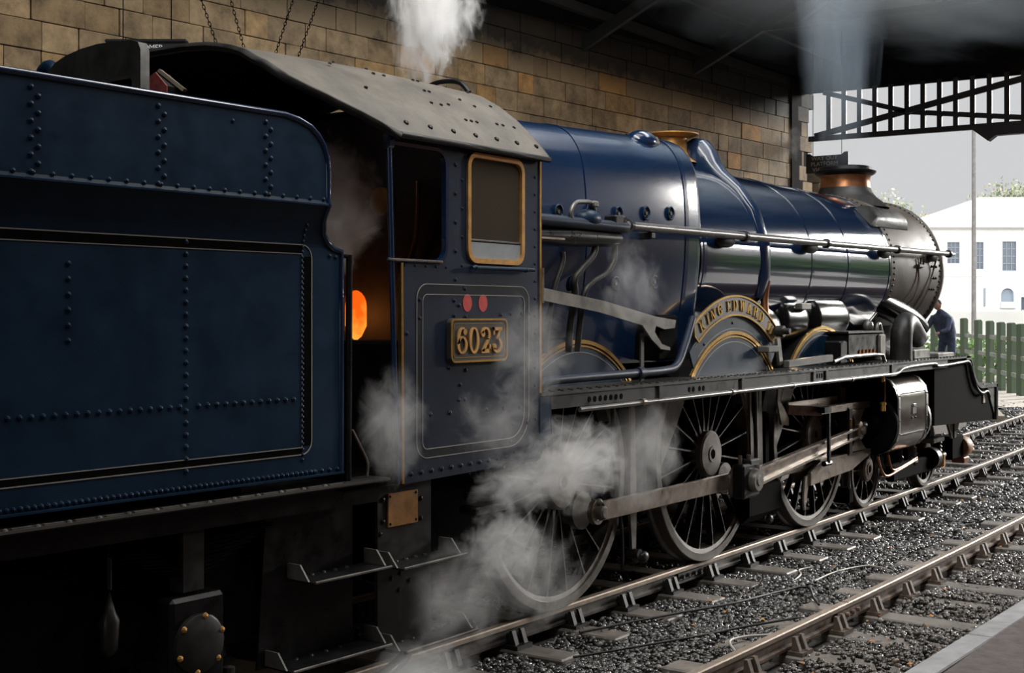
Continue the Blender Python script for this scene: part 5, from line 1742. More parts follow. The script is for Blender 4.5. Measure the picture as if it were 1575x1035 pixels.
LO = [(S0, 2.664), (-0.19, 2.664)] + arc(-0.19, 2.592, 0.072, 90, 0, 5)[1:] + arc(-0.19, 1.585, 0.072, 360, 270, 5) + [(S0, 1.512)]
LI = [(S0, 2.614), (-0.19, 2.614), (-0.19, 1.552), (S0, 1.552)]
MB().ribbon(LO, 0.0055, -1.304, -1.300).build('cream_line', 'creamdull', tsid)
MB().ribbon(LI, 0.0055, -1.304, -1.300).build('cream_line', 'creamdull', tsid)
rv = MB()


def riv(s, z, r=0.015):
    rv.dome((s, side_y(z), z), (0, -1, 0), r, r * 0.8, 7)


for s in (-1.872, -1.191, -0.512):
    for k in range(11):
        riv(s - (0.018 if k % 2 == 0 else -0.018), 3.29 - k * 0.0375)
for k in range(22):
    riv(-0.115 - k * 0.098, 2.912, 0.013)
riv(-0.75, 3.27, 0.012)
for k in range(6):
    riv(-1.641, 2.518 - k * 0.0715)
for k in range(20):
    riv(-0.972, 2.646 - k * 0.0605)
for k in range(45):
    riv(-0.186, 2.77 - k * 0.0292, 0.0115)
for k in range(36):
    if abs(-0.25 - k * 0.0585 + 0.972) > 0.02:
        riv(-0.25 - k * 0.0585, 1.82)
for k in range(62):
    riv(-0.09 - k * 0.0345, 1.412, 0.0135)
for k in range(4):
    riv(0.08 - k * 0.06, 1.412, 0.0135)
riv(0.02, 2.61, 0.013)
riv(0.065, 2.605, 0.013)
rv.build('tender_rivets', 'blue_dull', tsid, kind='stuff')
tp(MB().bbox(S0, 0.115, -1.325, -1.295, 1.385, 1.395), 'bottom_angle', 'blue_dull')
ft = tp(MB().bbox(S0, 0.42, -1.385, 1.385, 1.315, 1.335), 'tender_footplate', 'greyblack')
MB().bbox(S0, 0.42, -1.3895, -1.384, 1.322, 1.336).build('footplate_highlight', 'spoke', ft)  # paler strip added to paint the light caught along the edge
fr_ = MB()
for k in range(30):
    fr_.box((0.0 - k * 0.16, -1.37, 1.338), (0.10, 0.016, 0.008))
    fr_.dome((-0.08 - k * 0.16, -1.37, 1.336), (0, 0, 1), 0.014)
fr_.build('footplate_rivets', 'wheel', ft, kind='stuff')
tp(MB().bbox(S0, 0.2, -1.16, -1.13, 0.55, 1.315).bbox(S0, 0.2, 1.16, 1.13, 0.55, 1.315), 'tender_frame', 'soot')
tp(MB().bbox(S0, 0.42, -1.30, -1.27, 1.19, 1.315), 'tender_valance', 'black')
tp(MB().bbox(S0, -1.0, -1.25, 1.25, 1.34, 2.9), 'water_tank', 'soot')
tp(MB().bbox(-1.0, -0.6, -1.28, 1.28, 1.34, 3.0), 'tender_front', 'soot')
# leaf spring, axlebox, hangers
lsx = -0.90
spg = tp(MB().bbox(lsx - 0.065, lsx + 0.065, -1.27, -1.15, 0.88, 1.19), 'spring_buckle', 'greyblack')
lp = MB()
for k in range(9):
    L_ = 0.56 - k * 0.055
    zz = 1.155 - k * 0.022
    lp.loft([[(lsx + L_ * t, y, zz - 0.02 * (1 - t * t) + 0.0) for y in (-1.25, -1.16)] for t in (-1, -0.5, 0, 0.5, 1)])
    lp.loft([[(lsx + L_ * t, y, zz - 0.014 - 0.02 * (1 - t * t) + 0.0) for y in (-1.25, -1.16)] for t in (-1, -0.5, 0, 0.5, 1)])
lp.build('spring_leaves', 'greyblack', spg, kind='stuff')
ab = tp(MB().bbox(lsx - 0.16, lsx + 0.18, -1.30, -1.12, 0.38, 0.86), 'axlebox', 'black', bevel=0.02)
MB().lathe([(0.15, -1.30), (0.15, -1.325), (0.135, -1.335), (0, -1.34)], (lsx, 0, 0.62), 'y', 24).build('axlebox_cover', 'greyblack', ab, smooth=35)
bb = MB()
for k in range(6):
    a = R(k * 60 + 20)
    bb.dome((lsx + 0.14 * math.cos(a), -1.33, 0.62 + 0.14 * math.sin(a)), (0, -1, 0), 0.018)
bb.build('cover_bolts', 'brass_dull', ab, kind='stuff')
MB().lathe([(0, 0.36), (0.03, 0.37), (0.03, 0.45), (0, 0.46)], (lsx + 0.22, -1.28, 0), 'z', 10).build('oil_cap', 'greyblack', ab)
tp(MB().cyl((-1.35, -1.2, 1.2), (-1.35, -1.2, 0.95), 0.012, 8).lathe([(0.0, 0.62), (0.03, 0.64), (0.04, 0.66), (0.05, 0.80), (0.03, 0.84), (0.0, 0.95)], (-1.35, -1.2, 0), 'z', 12), 'spring_hanger', 'greyblack', smooth=40)
# steps
sbp = tp(MB().prism([(-0.36, 1.19), (0.30, 1.19), (0.30, 0.36), (-0.42, 0.36)], -1.20, -1.185), 'step_backplate', 'black')
step(-0.20, 0.40, 0.825, sbp, -1.20, -1.42)
step(-0.36, 0.40, 0.375, sbp, -1.20, -1.42)
for cx in (-1.1, -3.4, -5.7):
    wv = wheel(0, 0.62, -0.82, 12, 0.14, None, 'tender_wheel', 'soot', 'soot', 'soot', 0.10)
    wv.parent = tender
    wv.location = (cx, 0.03 if cx > -3 else 0.05, 0.62)
    c2 = far_copy(wv)
    c2.location = wv.location
# handrail post and fall plate
tp(MB().tube([(0.165, -1.30, 1.335), (0.175, -1.30, 2.62)], 0.019, 8).tube([(0.10, -1.30, 2.615), (0.19, -1.30, 2.61)], 0.012, 6), 'tender_handrail', 'black', smooth=60)
tp(MB().tube(smoothpath([(0.22, -1.28, 1.62), (0.30, -1.28, 1.50), (0.345, -1.28, 1.42), (0.34, -1.28, 1.34)], 4), 0.008, 6), 'safety_hook', 'steel')
tp(MB().bbox(0.115, 0.15, -1.29, 1.29, 1.335, 1.9), 'tender_bulkhead', 'soot')
tp(MB().bbox(0.15, 1.0, -1.2, 1.2, 1.325, 1.34), 'fall_plate', 'soot')
# arched coal hood
hd = tp(MB().prism([(-0.37, 3.10), (-0.37, 3.79), (-0.345, 3.835), (-0.29, 3.852), (-0.10, 3.868), (0.05, 3.872), (0.22, 3.862), (0.36, 3.842), (0.47, 3.812), (0.53, 3.775), (0.53, 3.10), (0.42, 3.10), (0.42, 3.55), (0.33, 3.63), (0.12, 3.655), (-0.26, 3.655), (-0.29, 3.62), (-0.29, 3.10)], -0.03, 0.03), 'coal_hood', 'greyblack', smooth=30)
hd.rotation_euler = (0, 0, R(90))
hd.location = (-0.60, -0.09, -0.02)
tp(MB().tube(smoothpath([(-0.58, 0.59, 3.2), (-0.58, 0.59, 3.70), (-0.58, 0.55, 3.78), (-0.58, 0.49, 3.78), (-0.58, 0.455, 3.70), (-0.58, 0.45, 3.2)], 5), 0.045, 10), 'vent_pipe', 'blue_dull', smooth=60)
tp(MB().ribbon([(S0, 3.33), (-0.4, 3.33)], 0.01, 1.33, 1.35), 'far_coping', 'blue_dull')
coal = MB()
rc = random.Random(2)
for i in range(260):
    s = rc.uniform(-6, -1.3)
    y = rc.uniform(-1.0, 1.0)
    r = rc.uniform(0.06, 0.13)
    coal.ellip((s, y, 2.92 + rc.uniform(0, 0.14) * (1 - abs(y))), (r, r * rc.uniform(0.6, 1), r * rc.uniform(0.5, 0.9)), 5, 3, Matrix.Rotation(rc.uniform(0, 3), 3, 'Z'))
co = tp(coal, 'coal', 'soot', kind='stuff')
# red painted scoop box standing on the tender front
rdx = empty('tool_box', (-3.50, -0.35, 3.28), 0.0, 'worn red tool box with a sloping lid standing behind the tender front', 'box')
rP = [(0.085, 0), (0.085, 0.375), (0.016, 0.40), (-0.085, 0.31), (-0.075, 0)]
bo_ = MB().prism(rP, 0.0, 0.006).build('red_end', 'redworn', rdx)
bo_.rotation_euler = (0, 0, R(90))
b2_ = MB().prism(rP, -0.10, 0.0).build('box_body', 'black', rdx)
b2_.rotation_euler = (0, 0, R(90))
ld = MB().bar((0.03, 0.02, 0.413), (0.10, -0.115, 0.295), 0.05, 0.02).build('lid', mat('weathered_lid', (0.17, 0.14, 0.10), 0.7, var=0.2), rdx)
MB().bar((-3.6, -0.50, 3.50), (-3.35, -1.0, 3.36), 0.03, 0.02).build('fire_iron', 'wood')
tag(bpy.data.objects['fire_iron'], 'thin pale wooden shaft lying just above the tender edge', 'fire iron')
# ------------------------------------------------------------------ signs and chains
FW = Vector((0.8151, 0.5793, 0))
RT = Vector((0.5793, -0.8151, 0))


def text_mesh(body, size, m, parent, loc, rot, name, ext=0.004):
    cu = bpy.data.curves.new(name, 'FONT')
    cu.body = body
    cu.size = size
    cu.extrude = ext
    cu.align_x = 'CENTER'
    cu.resolution_u = 3
    o = bpy.data.objects.new(name, cu)
    COL.objects.link(o)
    dg = bpy.context.evaluated_depsgraph_get()
    me = bpy.data.meshes.new_from_object(o.evaluated_get(dg))
    bpy.data.objects.remove(o)
    me.materials.clear()
    me.materials.append(M[m])
    return link(name, me, parent, loc=loc, rot=rot)


sg = empty('hanging_sign', (0.45, 4.6, 5.0), math.atan2(RT.y, RT.x), 'black board sign lettered CUSTOMER, half hidden behind the tender hood', 'sign')
MB().bbox(-0.40, 0.40, -0.02, 0.02, -0.36, 0.10).build('sign_board', 'sign', sg)
MB().bbox(-0.43, 0.42, -0.05, 0.05, 0.10, 0.135).build('sign_cap', 'sign', sg, bevel=0.012)
text_mesh('CUSTOMER', 0.078, 'white', sg, (-0.03, -0.023, 0.025), (R(90), 0, 0), 'sign_lettering')
MB().cyl((-0.25, 0, 0.12), (-0.25, 0, 2.55), 0.006, 6).cyl((0.25, 0, 0.12), (0.25, 0, 2.55), 0.006, 6).build('hanging_rod', 'soot', sg)

s2_ = empty('platform_sign', (16.5, 3.66, 5.30), R(-90), 'dark sign with grey lettering hanging near the end of the stone wall', 'sign')
P = [(-0.44, -0.19), (0.44, -0.19), (0.44, 0.20), (0.36, 0.20), (0.30, 0.15), (-0.30, 0.15), (-0.36, 0.20), (-0.44, 0.20)]
MB().prism(P, -0.02, 0.02).build('sign_board', 'sign', s2_, bevel=0.006)
for k, tx in enumerate(('WAY OUT', 'PLATFORM', 'VIA LEVEL')):
    text_mesh(tx, 0.115, 'greytext', s2_, (-0.05, -0.024, 0.06 - k * 0.112), (R(90), 0, 0), 'sign_lettering')
MB().cyl((-0.3, 0, 0.15), (-0.3, 0, 2.6), 0.006, 6).cyl((0.3, 0, 0.15), (0.3, 0, 2.6), 0.006, 6).build('hanging_rod', 'soot', s2_)


def chain(x0, z0, x1, z1, label):
    a, b = Vector((x0, 4.6, z0)), Vector((x1, 4.6, z1))
    dz = (a.z - b.z)
    k = (a.x - b.x) / dz
    a = Vector((b.x + k * (7.5 - b.z), 4.6, 7.5))
    b = Vector((b.x - k * (b.z - 4.85), 4.6, 4.85))
    d = (b - a)
    n = int(d.length / 0.047)
    d.normalize()
    u = d.orthogonal().normalized()
    v = d.cross(u)
    mb = MB()
    for i in range(n):
        c = a + d * (0.047 * (i + 0.5))
        w_ = u if i % 2 else v
        pts = [c + d * (0.032 * math.cos(t)) + w_ * (0.014 * math.sin(t)) for t in [2 * PI * j / 8 for j in range(9)]]
        mb.tube(pts, 0.0045, 4, caps=False)
    tag(mb.build('hanging_chain', 'soot', smooth=60), label, 'chain', 'chains hanging in front of the stone wall')


chain(1.18, 5.69, 1.37, 5.299, 'first hanging chain from the tender end, slanting down towards the chimney')
chain(1.603, 5.772, 1.768, 5.353, 'second hanging chain from the tender end, slanting down towards the chimney')
chain(2.572, 5.968, 2.325, 5.38, 'third hanging chain from the tender end, slanting down towards the tender')
chain(3.0, 6.055, 2.72, 5.452, 'hanging chain nearest the white steam plume, slanting down towards the tender')

# ------------------------------------------------------------------ beyond the shed
# sunlit end of the wall and a corner of canopy
wp = empty('wall_end', kind='structure')
for k in range(8):
    z = 3.4 + k * 0.30
    MB().bbox(19.2, 19.9, 4.90 + (0.02 if k % 2 else 0), 5.7, z + 0.008, z + 0.292).build('wall_stone', 'stonepale', wp, bevel=0.02)
cn = empty('platform_canopy', (24.5, 8.6, 0), math.atan2(RT.y, RT.x), 'small grey corrugated canopy seen through the end screen', 'canopy')
m_ = MB()
for k in range(9):
    y = -0.9 + k * 0.2
    m_.loft([[(-1.0, y + j * 0.05, 7.95 + 0.03 * (j % 2) + 0.15 * k / 9) for j in range(5)], [(0.88, y + j * 0.05, 7.62 + 0.03 * (j % 2) + 0.15 * k / 9) for j in range(5)]])
m_.build('corrugated_roof', 'corrugated', cn)
MB().bbox(-1.6, 0.35, -0.95, 0.8, 7.1, 7.65).build('canopy_soffit', 'screen', cn, bevel=0.1)
MB().prism([(-0.2, 8.75), (0.1, 8.75), (0.8, 7.9), (0.55, 7.9)], -0.9, -0.8).build('canopy_bargeboard', 'screen', cn)
MB().bbox(-0.22, 0.12, -0.9, -0.85, 8.1, 8.7).build('canopy_fascia', 'white', cn)
MB().bbox(-1.6, -1.3, -0.1, 0.2, 0, 7.2).build('canopy_post', 'screen', cn)

# fence of upright timbers
fe = empty('timber_fence', (0, 0, 0), 0, 'fence of dark green upright timbers beyond the engine front', 'fence')
FP = [(38.94, 8.60, 2.24, 0.15), (37.86, 7.55, 2.17, 0.15), (37.1, 6.85, 2.11, -0.1), (35.7, 5.77, 2.09, -0.10), (34.07, 4.66, 2.05, -0.1), (33.2, 3.90, 2.04, -0.1), (32.5, 3.3, 2.01, -0.1), (31.8, 2.75, 2.0, -0.1), (31.1, 2.2, 2.0, -0.1)]
FP = []
for (px_, yt, d_) in ((1437, 484, 50.5), (1460, 486, 49), (1483, 489, 47), (1505, 491.5, 45.4), (1523, 493, 43.6), (1540, 495, 42), (1556, 496, 40.6), (1571, 497.7, 39.4), (1586, 499, 38.2), (1600, 500, 37.2)):
    p = Vector(cam.location) + FW * d_ + RT * ((px_ - 787.5) / 2026.7 * d_)
    FP.append((p.x, p.y, 2.281 + (483.8 - yt) / 2026.7 * d_, -0.15))
for i, (x, y, zt_, zb_) in enumerate(FP):
    b = MB().prism([(-0.09, zb_), (0.09, zb_), (0.09, zt_ - 0.06), (0.03, zt_), (-0.09, zt_ - 0.02)], -0.12, 0.12).build('fence_board', 'fence', fe, bevel=0.01)
    b.location = (x, y, 0)
    b.rotation_euler = (0, 0, math.atan2(RT.y, RT.x) + R(18))
for i in range(len(FP) - 1):
    a, b = FP[i], FP[i + 1]
    for zz in (0.45, 0.98, 1.55):
        MB().bar((a[0] + FW.x * 0.12, a[1] + FW.y * 0.12, zz), (b[0] + FW.x * 0.12, b[1] + FW.y * 0.12, zz - 0.03), 0.05, 0.13).build('fence_rail', 'fencerail', fe)
pk = MB()
for i in range(150):
    p = Vector((49.5, 11.6, 0)).lerp(Vector((42.5, 2.0, 0)), i / 149)
    pk.box((p.x, p.y, 1.45), (0.05, 0.05, 1.95)).box((p.x, p.y, 2.44), (0.025, 0.025, 0.06))
pk.bar((49.5, 11.6, 1.9), (42.5, 2.0, 1.9), 0.03, 0.08)
pf = pk.build('picket_fence', 'picket')
tag(pf, 'white picket fence running behind the dark timber fence', 'fence')
# shrubs behind the timber fence
rg_ = np.random.default_rng(11)


def leaves(name, cen, rad, n, size, m, parent=None, seed=1, kind='stuff', lo=-9):
    g_ = np.random.default_rng(seed)
    d = g_.normal(size=(n, 3))
    d /= np.linalg.norm(d, axis=1)[:, None]
    rr = g_.uniform(0.25, 1, n) ** 0.45
    lump = 0.75 + 0.35 * np.sin(d[:, 0] * 5 + 1) * np.cos(d[:, 2] * 6 + d[:, 1] * 4)
    p = d * (rr * lump)[:, None] * np.array(rad) + np.array(cen)
    a = g_.normal(size=(n, 3))
    a /= np.linalg.norm(a, axis=1)[:, None]
    b = np.cross(a, g_.normal(size=(n, 3)))
    b /= np.linalg.norm(b, axis=1)[:, None]
    s = size * g_.uniform(0.6, 1.3, (n, 1))
    V = np.stack([p - a * s, p - b * s * 0.6, p + a * s, p + b * s * 0.6], 1).reshape(-1, 3)
    me = bpy.data.meshes.new(name)
    me.from_pydata(V.tolist(), [], [(4 * i, 4 * i + 1, 4 * i + 2, 4 * i + 3) for i in range(n)])
    me.materials.append(M[m])
    return link(name, me, parent, kind)


for i in range(4):
    x, y = 43.0 - i * 2.0, 9.6 - i * 1.75
    sh = empty('shrub', (x, y, 0), 0, ('green shrub behind the fence, beside the engine front', 'green shrub behind the second gap of the timber fence', 'green shrub behind the middle of the timber fence', 'green shrub behind the fence at the frame edge')[i], 'shrub', 'shrubs behind the fence')
    leaves('foliage', (0.6, 0.3, 0.75), (1.1, 1.3, 0.9), 900, 0.10, 'leafgreen', sh, 20 + i)
    MB().cyl((0.6, 0.3, -0.2), (0.6, 0.3, 0.6), 0.04, 6).build('stem', 'bark', sh)

# pale ground and kerb beyond
MB().loft([[(20.5, 9.0, -0.16), (29.0, 1.6, -0.16)], [(46, 16, -0.12), (46, 1.0, -0.12)], [(70, 30, -0.1), (70, -8, -0.1)]]).build('path', 'path', kind='structure')
kb = MB()
kb.bar((42, 8.6, -0.19), (22.5, 1.95, -0.19), 0.25, 0.30)
kb.build('kerb', 'concrete', kind='structure')

# white house
hs_ = empty('white_house', (73.5, 16.6, 0), math.atan2(RT.y, RT.x), 'white two storey house with pale hipped roof beyond the fence', 'house')
k_ = 80 / 2026.7
hx = lambda px: (px - 1500) * k_
hz = lambda py_: 2.281 + (483.8 - py_) * k_
holes = [[(hx(a), hz(d_)), (hx(b), hz(d_)), (hx(b), hz(c_)), (hx(a), hz(c_))] for a, b, c_, d_ in ((1443, 1462, 372, 405), (1483, 1499, 372, 414), (1528, 1549.5, 371, 416.5), (1580, 1600, 371, 416), (1557, 1578, 457, 480))]
dA = [(hx(1526), hz(474)), (hx(1546), hz(474)), (hx(1546), hz(453))] + arc(hx(1536), hz(453), hx(1546) - hx(1536), 0, 180, 8)[1:]
MB().prism([(hx(1380), -0.3), (hx(1700), -0.3), (hx(1700), hz(350)), (hx(1380), hz(350))], 0, 0.3, holes=holes + [dA]).build('front_wall', 'render', hs_)
MB().bbox(hx(1380), hx(1700), 3.0, 8, -0.3, hz(351)).build('house_body', 'render', hs_)
MB().bbox(hx(1375), hx(1705), -0.12, 0.3, hz(352), hz(349)).build('eaves_board', 'render', hs_)
MB().bbox(hx(1380), hx(1500), -0.04, 0.0, hz(425.5), hz(424.3)).build('string_course', 'slate', hs_)
MB().add([(hx(1378), -0.3, hz(350)), (hx(1708), -0.3, hz(350)), (hx(1708), 8.4, hz(350)), (hx(1378), 8.4, hz(350)), (hx(1528), 4.0, hz(294)), (hx(1640), 4.0, hz(294))],
         [(0, 1, 5, 4), (1, 2, 5), (2, 3, 4, 5), (3, 0, 4), (3, 2, 1, 0)]).build('hipped_roof', 'slate', hs_)
for (a, b, c_, d_) in ((1443, 1462, 372, 405), (1483, 1499, 372, 414), (1528, 1549.5, 371, 416.5), (1580, 1600, 371, 416)):
    x0, x1, z1, z0 = hx(a), hx(b), hz(c_), hz(d_)
    m_ = MB().ribbon([(x0, z0), (x1, z0), (x1, z1), (x0, z1)], 0.09, 0.05, 0.13, closed=True)
    for i in (1, 2):
        xx = x0 + (x1 - x0) * i / 3
        m_.bbox(xx - 0.02, xx + 0.02, 0.07, 0.12, z0, z1)
    for i in (1, 2, 3):
        zz = z0 + (z1 - z0) * i / 4
        m_.bbox(x0, x1, 0.07, 0.12, zz - 0.02, zz + 0.02)
    wn = m_.build('window', 'winframe', hs_)
    for i in range(3):
        for j in range(4):
            MB().bbox(x0 + (x1 - x0) * i / 3, x0 + (x1 - x0) * (i + 1) / 3, 0.10, 0.11, z0 + (z1 - z0) * j / 4, z0 + (z1 - z0) * (j + 1) / 4).build('pane', 'darkglass', wn)
dr = MB().prism([(q[0], q[1]) for q in dA], 0.18, 0.22).build('arched_door', 'winframe', hs_)
MB().bbox(hx(1524), hx(1548), -0.15, 0.05, hz(474), hz(464)).build('door_hood', 'slate', hs_)
MB().bbox(hx(1557), hx(1578), 0.1, 0.2, hz(480), hz(457)).build('shop_window', 'darkglass', hs_)
MB().bbox(hx(1499), hx(1501), -0.12, -0.02, hz(471), hz(443)).build('downpipe', 'winframe', hs_)

# pole and trees
tag(MB().tube([(44.8, 8.95, -0.2), (44.8, 8.95, 7.0), (44.8, 8.95, 13.5)], [0.10, 0.085, 0.075], 10).build('telegraph_pole', 'pole', smooth=60), 'tall grey wooden pole standing before the white house', 'pole')


def tree(loc, h, parts, label, seed, m='leafpale', n=2600, size=0.17):
    t = empty('tree', loc, 0, label, 'tree', 'autumn trees beyond the house')
    MB().tube([(0, 0, -0.3), (0.1, 0, h * 0.35), (0.0, 0.2, h * 0.7)], [0.28, 0.2, 0.08], 8).build('trunk', 'bark', t, smooth=60)
    b = MB()
    rb2 = random.Random(seed)
    for i in range(14):
        a = rb2.uniform(0, 6.28)
        z = h * rb2.uniform(0.35, 0.6)
        e = (math.cos(a) * h * 0.3, math.sin(a) * h * 0.3, z + h * rb2.uniform(0.15, 0.35))
        b.tube([(0, 0.1, z), (e[0] * 0.5, e[1] * 0.5, z + (e[2] - z) * 0.6), e], [0.07, 0.045, 0.02], 5)
    b.build('branches', 'bark', t, smooth=60, kind='stuff')
    V = []
    for i, (c, r) in enumerate(parts):
        leaves('foliage', c, r, n // len(parts), size, m, t, seed + i)


def at(px_, py_, d_):
    p = Vector(cam.location) + FW * d_ + RT * ((px_ - 787.5) / 2026.7 * d_)
    return (p.x, p.y, 0)


tree(at(1375, 0, 104), 12, [((0, 0, 9.2), (2.6, 2.6, 2.9)), ((-1.6, 1.0, 9.6), (2, 2, 2.6)), ((1.6, -2.0, 8.2), (2.2, 2.2, 2.0))], 'haze-pale autumn tree rising behind the smokebox top', 3)
tree(at(1436, 0, 122), 11, [((0, 0, 8.0), (2.4, 2.4, 2.2)), ((0.8, -1.2, 7.8), (2, 2, 2))], 'smaller haze-pale tree at the left end of the house roof', 8, n=1600)
tree(at(1545, 0, 116), 14, [((0, 0, 12.0), (3.2, 3.2, 2.4)), ((1.8, -2.2, 12.2), (2.6, 2.6, 2.2)), ((-1.5, 1.9, 10.6), (2.0, 2.0, 2.4))], 'haze-pale autumn tree rising over the house roof behind the pole', 14)

# ------------------------------------------------------------------ railwayman in blue overalls bending at the engine front
pn = empty('person', (20.2, 2.42, 0.85), R(165), 'person in blue overalls bending forward in steam beyond the smokebox', 'person')
SK = [((0, 0, 0.92), 0.15), ((0.05, 0, 1.12), 0.19), ((0.17, 0, 1.34), 0.20), ((0.27, 0, 1.47), 0.10), ((0.34, 0, 1.54), 0.055),
      ((0, 0.10, 0.88), 0.105), ((0.02, 0.11, 0.48), 0.075), ((-0.02, 0.12, 0.09), 0.055), ((0.13, 0.12, 0.04), 0.045),
      ((0, -0.10, 0.88), 0.105), ((0.10, -0.11, 0.50), 0.075), ((0.06, -0.12, 0.09), 0.055), ((0.21, -0.12, 0.04), 0.045),
      ((0.27, 0.21, 1.33), 0.075), ((0.42, 0.26, 1.10), 0.055), ((0.62, 0.20, 1.06), 0.04),
      ((0.27, -0.21, 1.33), 0.075), ((0.40, -0.27, 1.09), 0.055), ((0.60, -0.22, 1.02), 0.04)]
ED = [(0, 1), (1, 2), (2, 3), (3, 4), (0, 5), (5, 6), (6, 7), (7, 8), (0, 9), (9, 10), (10, 11), (11, 12), (2, 13), (13, 14), (14, 15), (2, 16), (16, 17), (17, 18)]


def skin(name, sk, ed, m, parent, lev=1):
    me = bpy.data.meshes.new(name)
    me.from_pydata([s[0] for s in sk], ed, [])
    o = bpy.data.objects.new(name, me)
    COL.objects.link(o)
    md = o.modifiers.new('skin', 'SKIN')
    for i, s in enumerate(sk):
        me.skin_vertices[0].data[i].radius = (s[1], s[1])
    me.skin_vertices[0].data[0].use_root = True
    md.use_smooth_shade = True
    o.modifiers.new('sub', 'SUBSURF').render_levels = lev
    o.modifiers['sub'].levels = lev
    dg = bpy.context.evaluated_depsgraph_get()
    me2 = bpy.data.meshes.new_from_object(o.evaluated_get(dg))
    bpy.data.objects.remove(o)
    me2.materials.clear()
    me2.materials.append(M[m])
    return link(name, me2, parent)


skin('body', SK, ED, 'denim', pn, 2)
hdm = MB().ellip((0.395, 0, 1.63), (0.088, 0.075, 0.115), 16, 12, Matrix.Rotation(R(35), 3, 'Y'))
hdm.ellip((0.48, 0, 1.605), (0.025, 0.016, 0.022), 8, 6).ellip((0.392, 0.078, 1.625), (0.02, 0.012, 0.03), 8, 6).ellip((0.392, -0.078, 1.625), (0.02, 0.012, 0.03), 8, 6)
hdm.build('head', 'skin', pn, smooth=80)
MB().ellip((0.465, 0.03, 1.64), (0.01, 0.012, 0.008), 6, 5).ellip((0.465, -0.03, 1.64), (0.01, 0.012, 0.008), 6, 5).ellip((0.475, 0, 1.56), (0.01, 0.025, 0.006), 6, 5).build('face', 'hair', pn)
MB().ellip((0.375, 0, 1.665), (0.092, 0.08, 0.095), 16, 10, Matrix.Rotation(R(20), 3, 'Y')).build('hair', 'hair', pn, smooth=80)
for s in (1, -1):
    hx_, hy_, hz_ = (0.66, 0.20, 1.045) if s > 0 else (0.64, -0.22, 1.005)
    H = [((hx_ - 0.05, hy_, hz_), 0.026), ((hx_, hy_, hz_), 0.032)]
    E2 = [(0, 1)]
    for k, (dy, L_) in enumerate(((-0.03, 0.065), (-0.01, 0.078), (0.01, 0.074), (0.03, 0.058))):
        i0 = len(H)
        H += [((hx_ + 0.035, hy_ + dy, hz_ - 0.005), 0.010), ((hx_ + 0.035 + L_ * 0.5, hy_ + dy, hz_ - 0.02), 0.009), ((hx_ + 0.03 + L_ * 0.8, hy_ + dy, hz_ - 0.05), 0.008)]
        E2 += [(1, i0), (i0, i0 + 1), (i0 + 1, i0 + 2)]
    i0 = len(H)
    H += [((hx_ + 0.005, hy_ - s * 0.045, hz_ - 0.005), 0.011), ((hx_ + 0.045, hy_ - s * 0.055, hz_ - 0.025), 0.009)]
    E2 += [(0, i0), (i0, i0 + 1)]
    skin('hand', H, E2, 'skin', pn, 1)

# ------------------------------------------------------------------ steam and smoke
unit = once(MB().ellip((0, 0, 0), (1, 1, 1), 16, 10), 'puff', M['white'])


def puff(name, label, loc, size, m, rot=(0, 0, 0), group=None):
    me = unit.copy()
    me.materials.clear()
    me.materials.append(m)
    o = link(name, me, None, 'stuff', loc, rot, size)
    tag(o, label, 'steam' if 'steam' in name else 'smoke', group)
    return o

# dense trees on the bank to the side of the line; the polished barrel mirrors them
tl = empty('tree_line', (0, 0, 0), 0, 'green tree line on the bank beyond the platform, mirrored in the boiler', 'trees')
tl['kind'] = 'stuff'
for i, (x, y, h) in enumerate(((46, -9, 6.6), (49, -14, 7.0), (47, -19.5, 6.4), (50, -25, 7.0), (48, -31, 6.5), (46, -37, 6.2))):
    leaves('foliage', (x, y, h * 0.5), (3.2, 3.9, h * 0.56), 3000, 0.42, 'leafgreen', tl, 50 + i)
S_ = lambda i, d, sc=2.0, thr=0.42, soft=0.9, **k: steam_mat('steam_%d' % i, d, sc, thr, soft, seed=i * 3.7, **k)
G1 = 'steam drifting round the wheels'
puff('steam', 'dense white steam column rising behind the cab roof', (0.10, 0.60, 4.85), (0.36, 0.36, 0.80), S_(1, 15, 3.0, 0.42, 0.8))
puff('steam', 'paler ragged steam to the right of the white column', (0.62, 0.72, 5.05), (0.36, 0.36, 0.62), S_(2, 10, 3.2, 0.455, 0.8))
puff('steam', 'brownish steam hanging inside the cab doorway', (-2.55, -0.75, 2.95), (0.42, 0.40, 0.50), S_(3, 9.0, 1.8, 0.36))
puff('steam', 'thin steam wisp curling before the numberplate', (-1.50, -1.60, 2.06), (0.58, 0.13, 0.46), S_(4, 2.8, 2.3, 0.43))
puff('steam', 'thin steam wisp low on the cab side', (-1.85, -1.60, 1.60), (0.62, 0.13, 0.34), S_(5, 2.6, 2.2, 0.44))
puff('steam', 'soft steam rising at the cab doorway pillar', (-2.78, -1.52, 1.66), (0.36, 0.15, 0.42), S_(6, 3.6, 1.9, 0.42))
puff('steam', 'bright steam billow before the rear driving wheel hub', (-0.72, -1.42, 1.24), (0.85, 0.26, 0.40), S_(7, 5.0, 3.0, 0.42), group=G1)
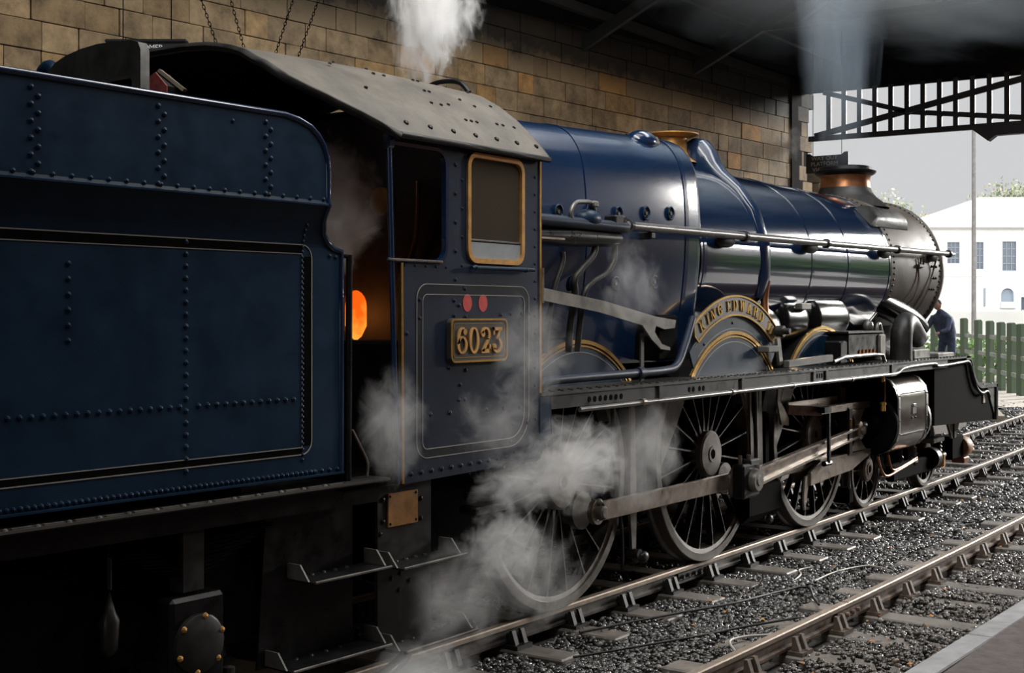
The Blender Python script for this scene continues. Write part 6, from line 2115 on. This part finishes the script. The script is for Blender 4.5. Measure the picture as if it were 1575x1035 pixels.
puff('steam', 'bright steam puff over the injector ahead of the cab step', (-1.60, -1.45, 0.80), (0.50, 0.22, 0.32), S_(8, 5.5, 2.8, 0.42), group=G1)
puff('steam', 'grey steam drifting between the cab steps', (-2.05, -1.42, 0.52), (0.66, 0.18, 0.46), S_(9, 4.0, 1.8, 0.41), group=G1)
puff('steam', 'steam leaking low over the rail at the hose end', (-2.55, -1.50, 0.12), (0.62, 0.22, 0.36), S_(10, 5.0, 1.8, 0.41), group=G1)
puff('steam', 'steam billow under the front corner of the cab', (-1.45, -1.46, 1.18), (0.60, 0.22, 0.28), S_(19, 3.6, 2.8, 0.42), group=G1)
puff('steam', 'thin steam veil between the two larger wheels', (0.40, -1.30, 1.22), (0.70, 0.22, 0.60), S_(11, 3.0, 1.8, 0.43), group=G1)
puff('steam', 'thin steam low on the rear driving wheel rim', (-1.05, -1.35, 0.52), (0.65, 0.2, 0.50), S_(12, 3.2, 2.0, 0.44), group=G1)
puff('steam', 'bright steam blowing round the front buffer beam', (10.2, 0.2, 2.12), (0.75, 0.6, 0.62), S_(13, 8.0, 1.7, 0.42))
puff('steam', 'thin steam wisp on the smokebox side', (8.9, -1.15, 2.55), (0.35, 0.15, 0.35), S_(14, 2.5, 1.8, 0.46))
puff('steam', 'thin steam wisp beside the firebox washout plugs', (0.35, -1.28, 2.55), (0.62, 0.14, 0.52), S_(15, 1.8, 1.8, 0.44))
puff('smoke', 'thin bluish smoke rising from the chimney to the roof', (8.1, 0.1, 6.6), (0.62, 0.62, 2.7), S_(16, 0.95, 1.5, 0.38, 0.6, col=(0.66, 0.83, 1.0), stretch=(1, 1, 0.5)))
puff('smoke', 'blue smoke haze gathered under the roof at the shed end', (12.0, 0.4, 8.4), (5.8, 5.2, 2.1), S_(17, 0.55, 1.1, 0.30, 0.9, col=(0.60, 0.80, 1.0)))
puff('smoke', 'faint smoke wisp on the dark wall end pier', (16.6, 4.5, 5.75), (0.8, 0.3, 0.5), S_(18, 1.0, 1.8, 0.44))
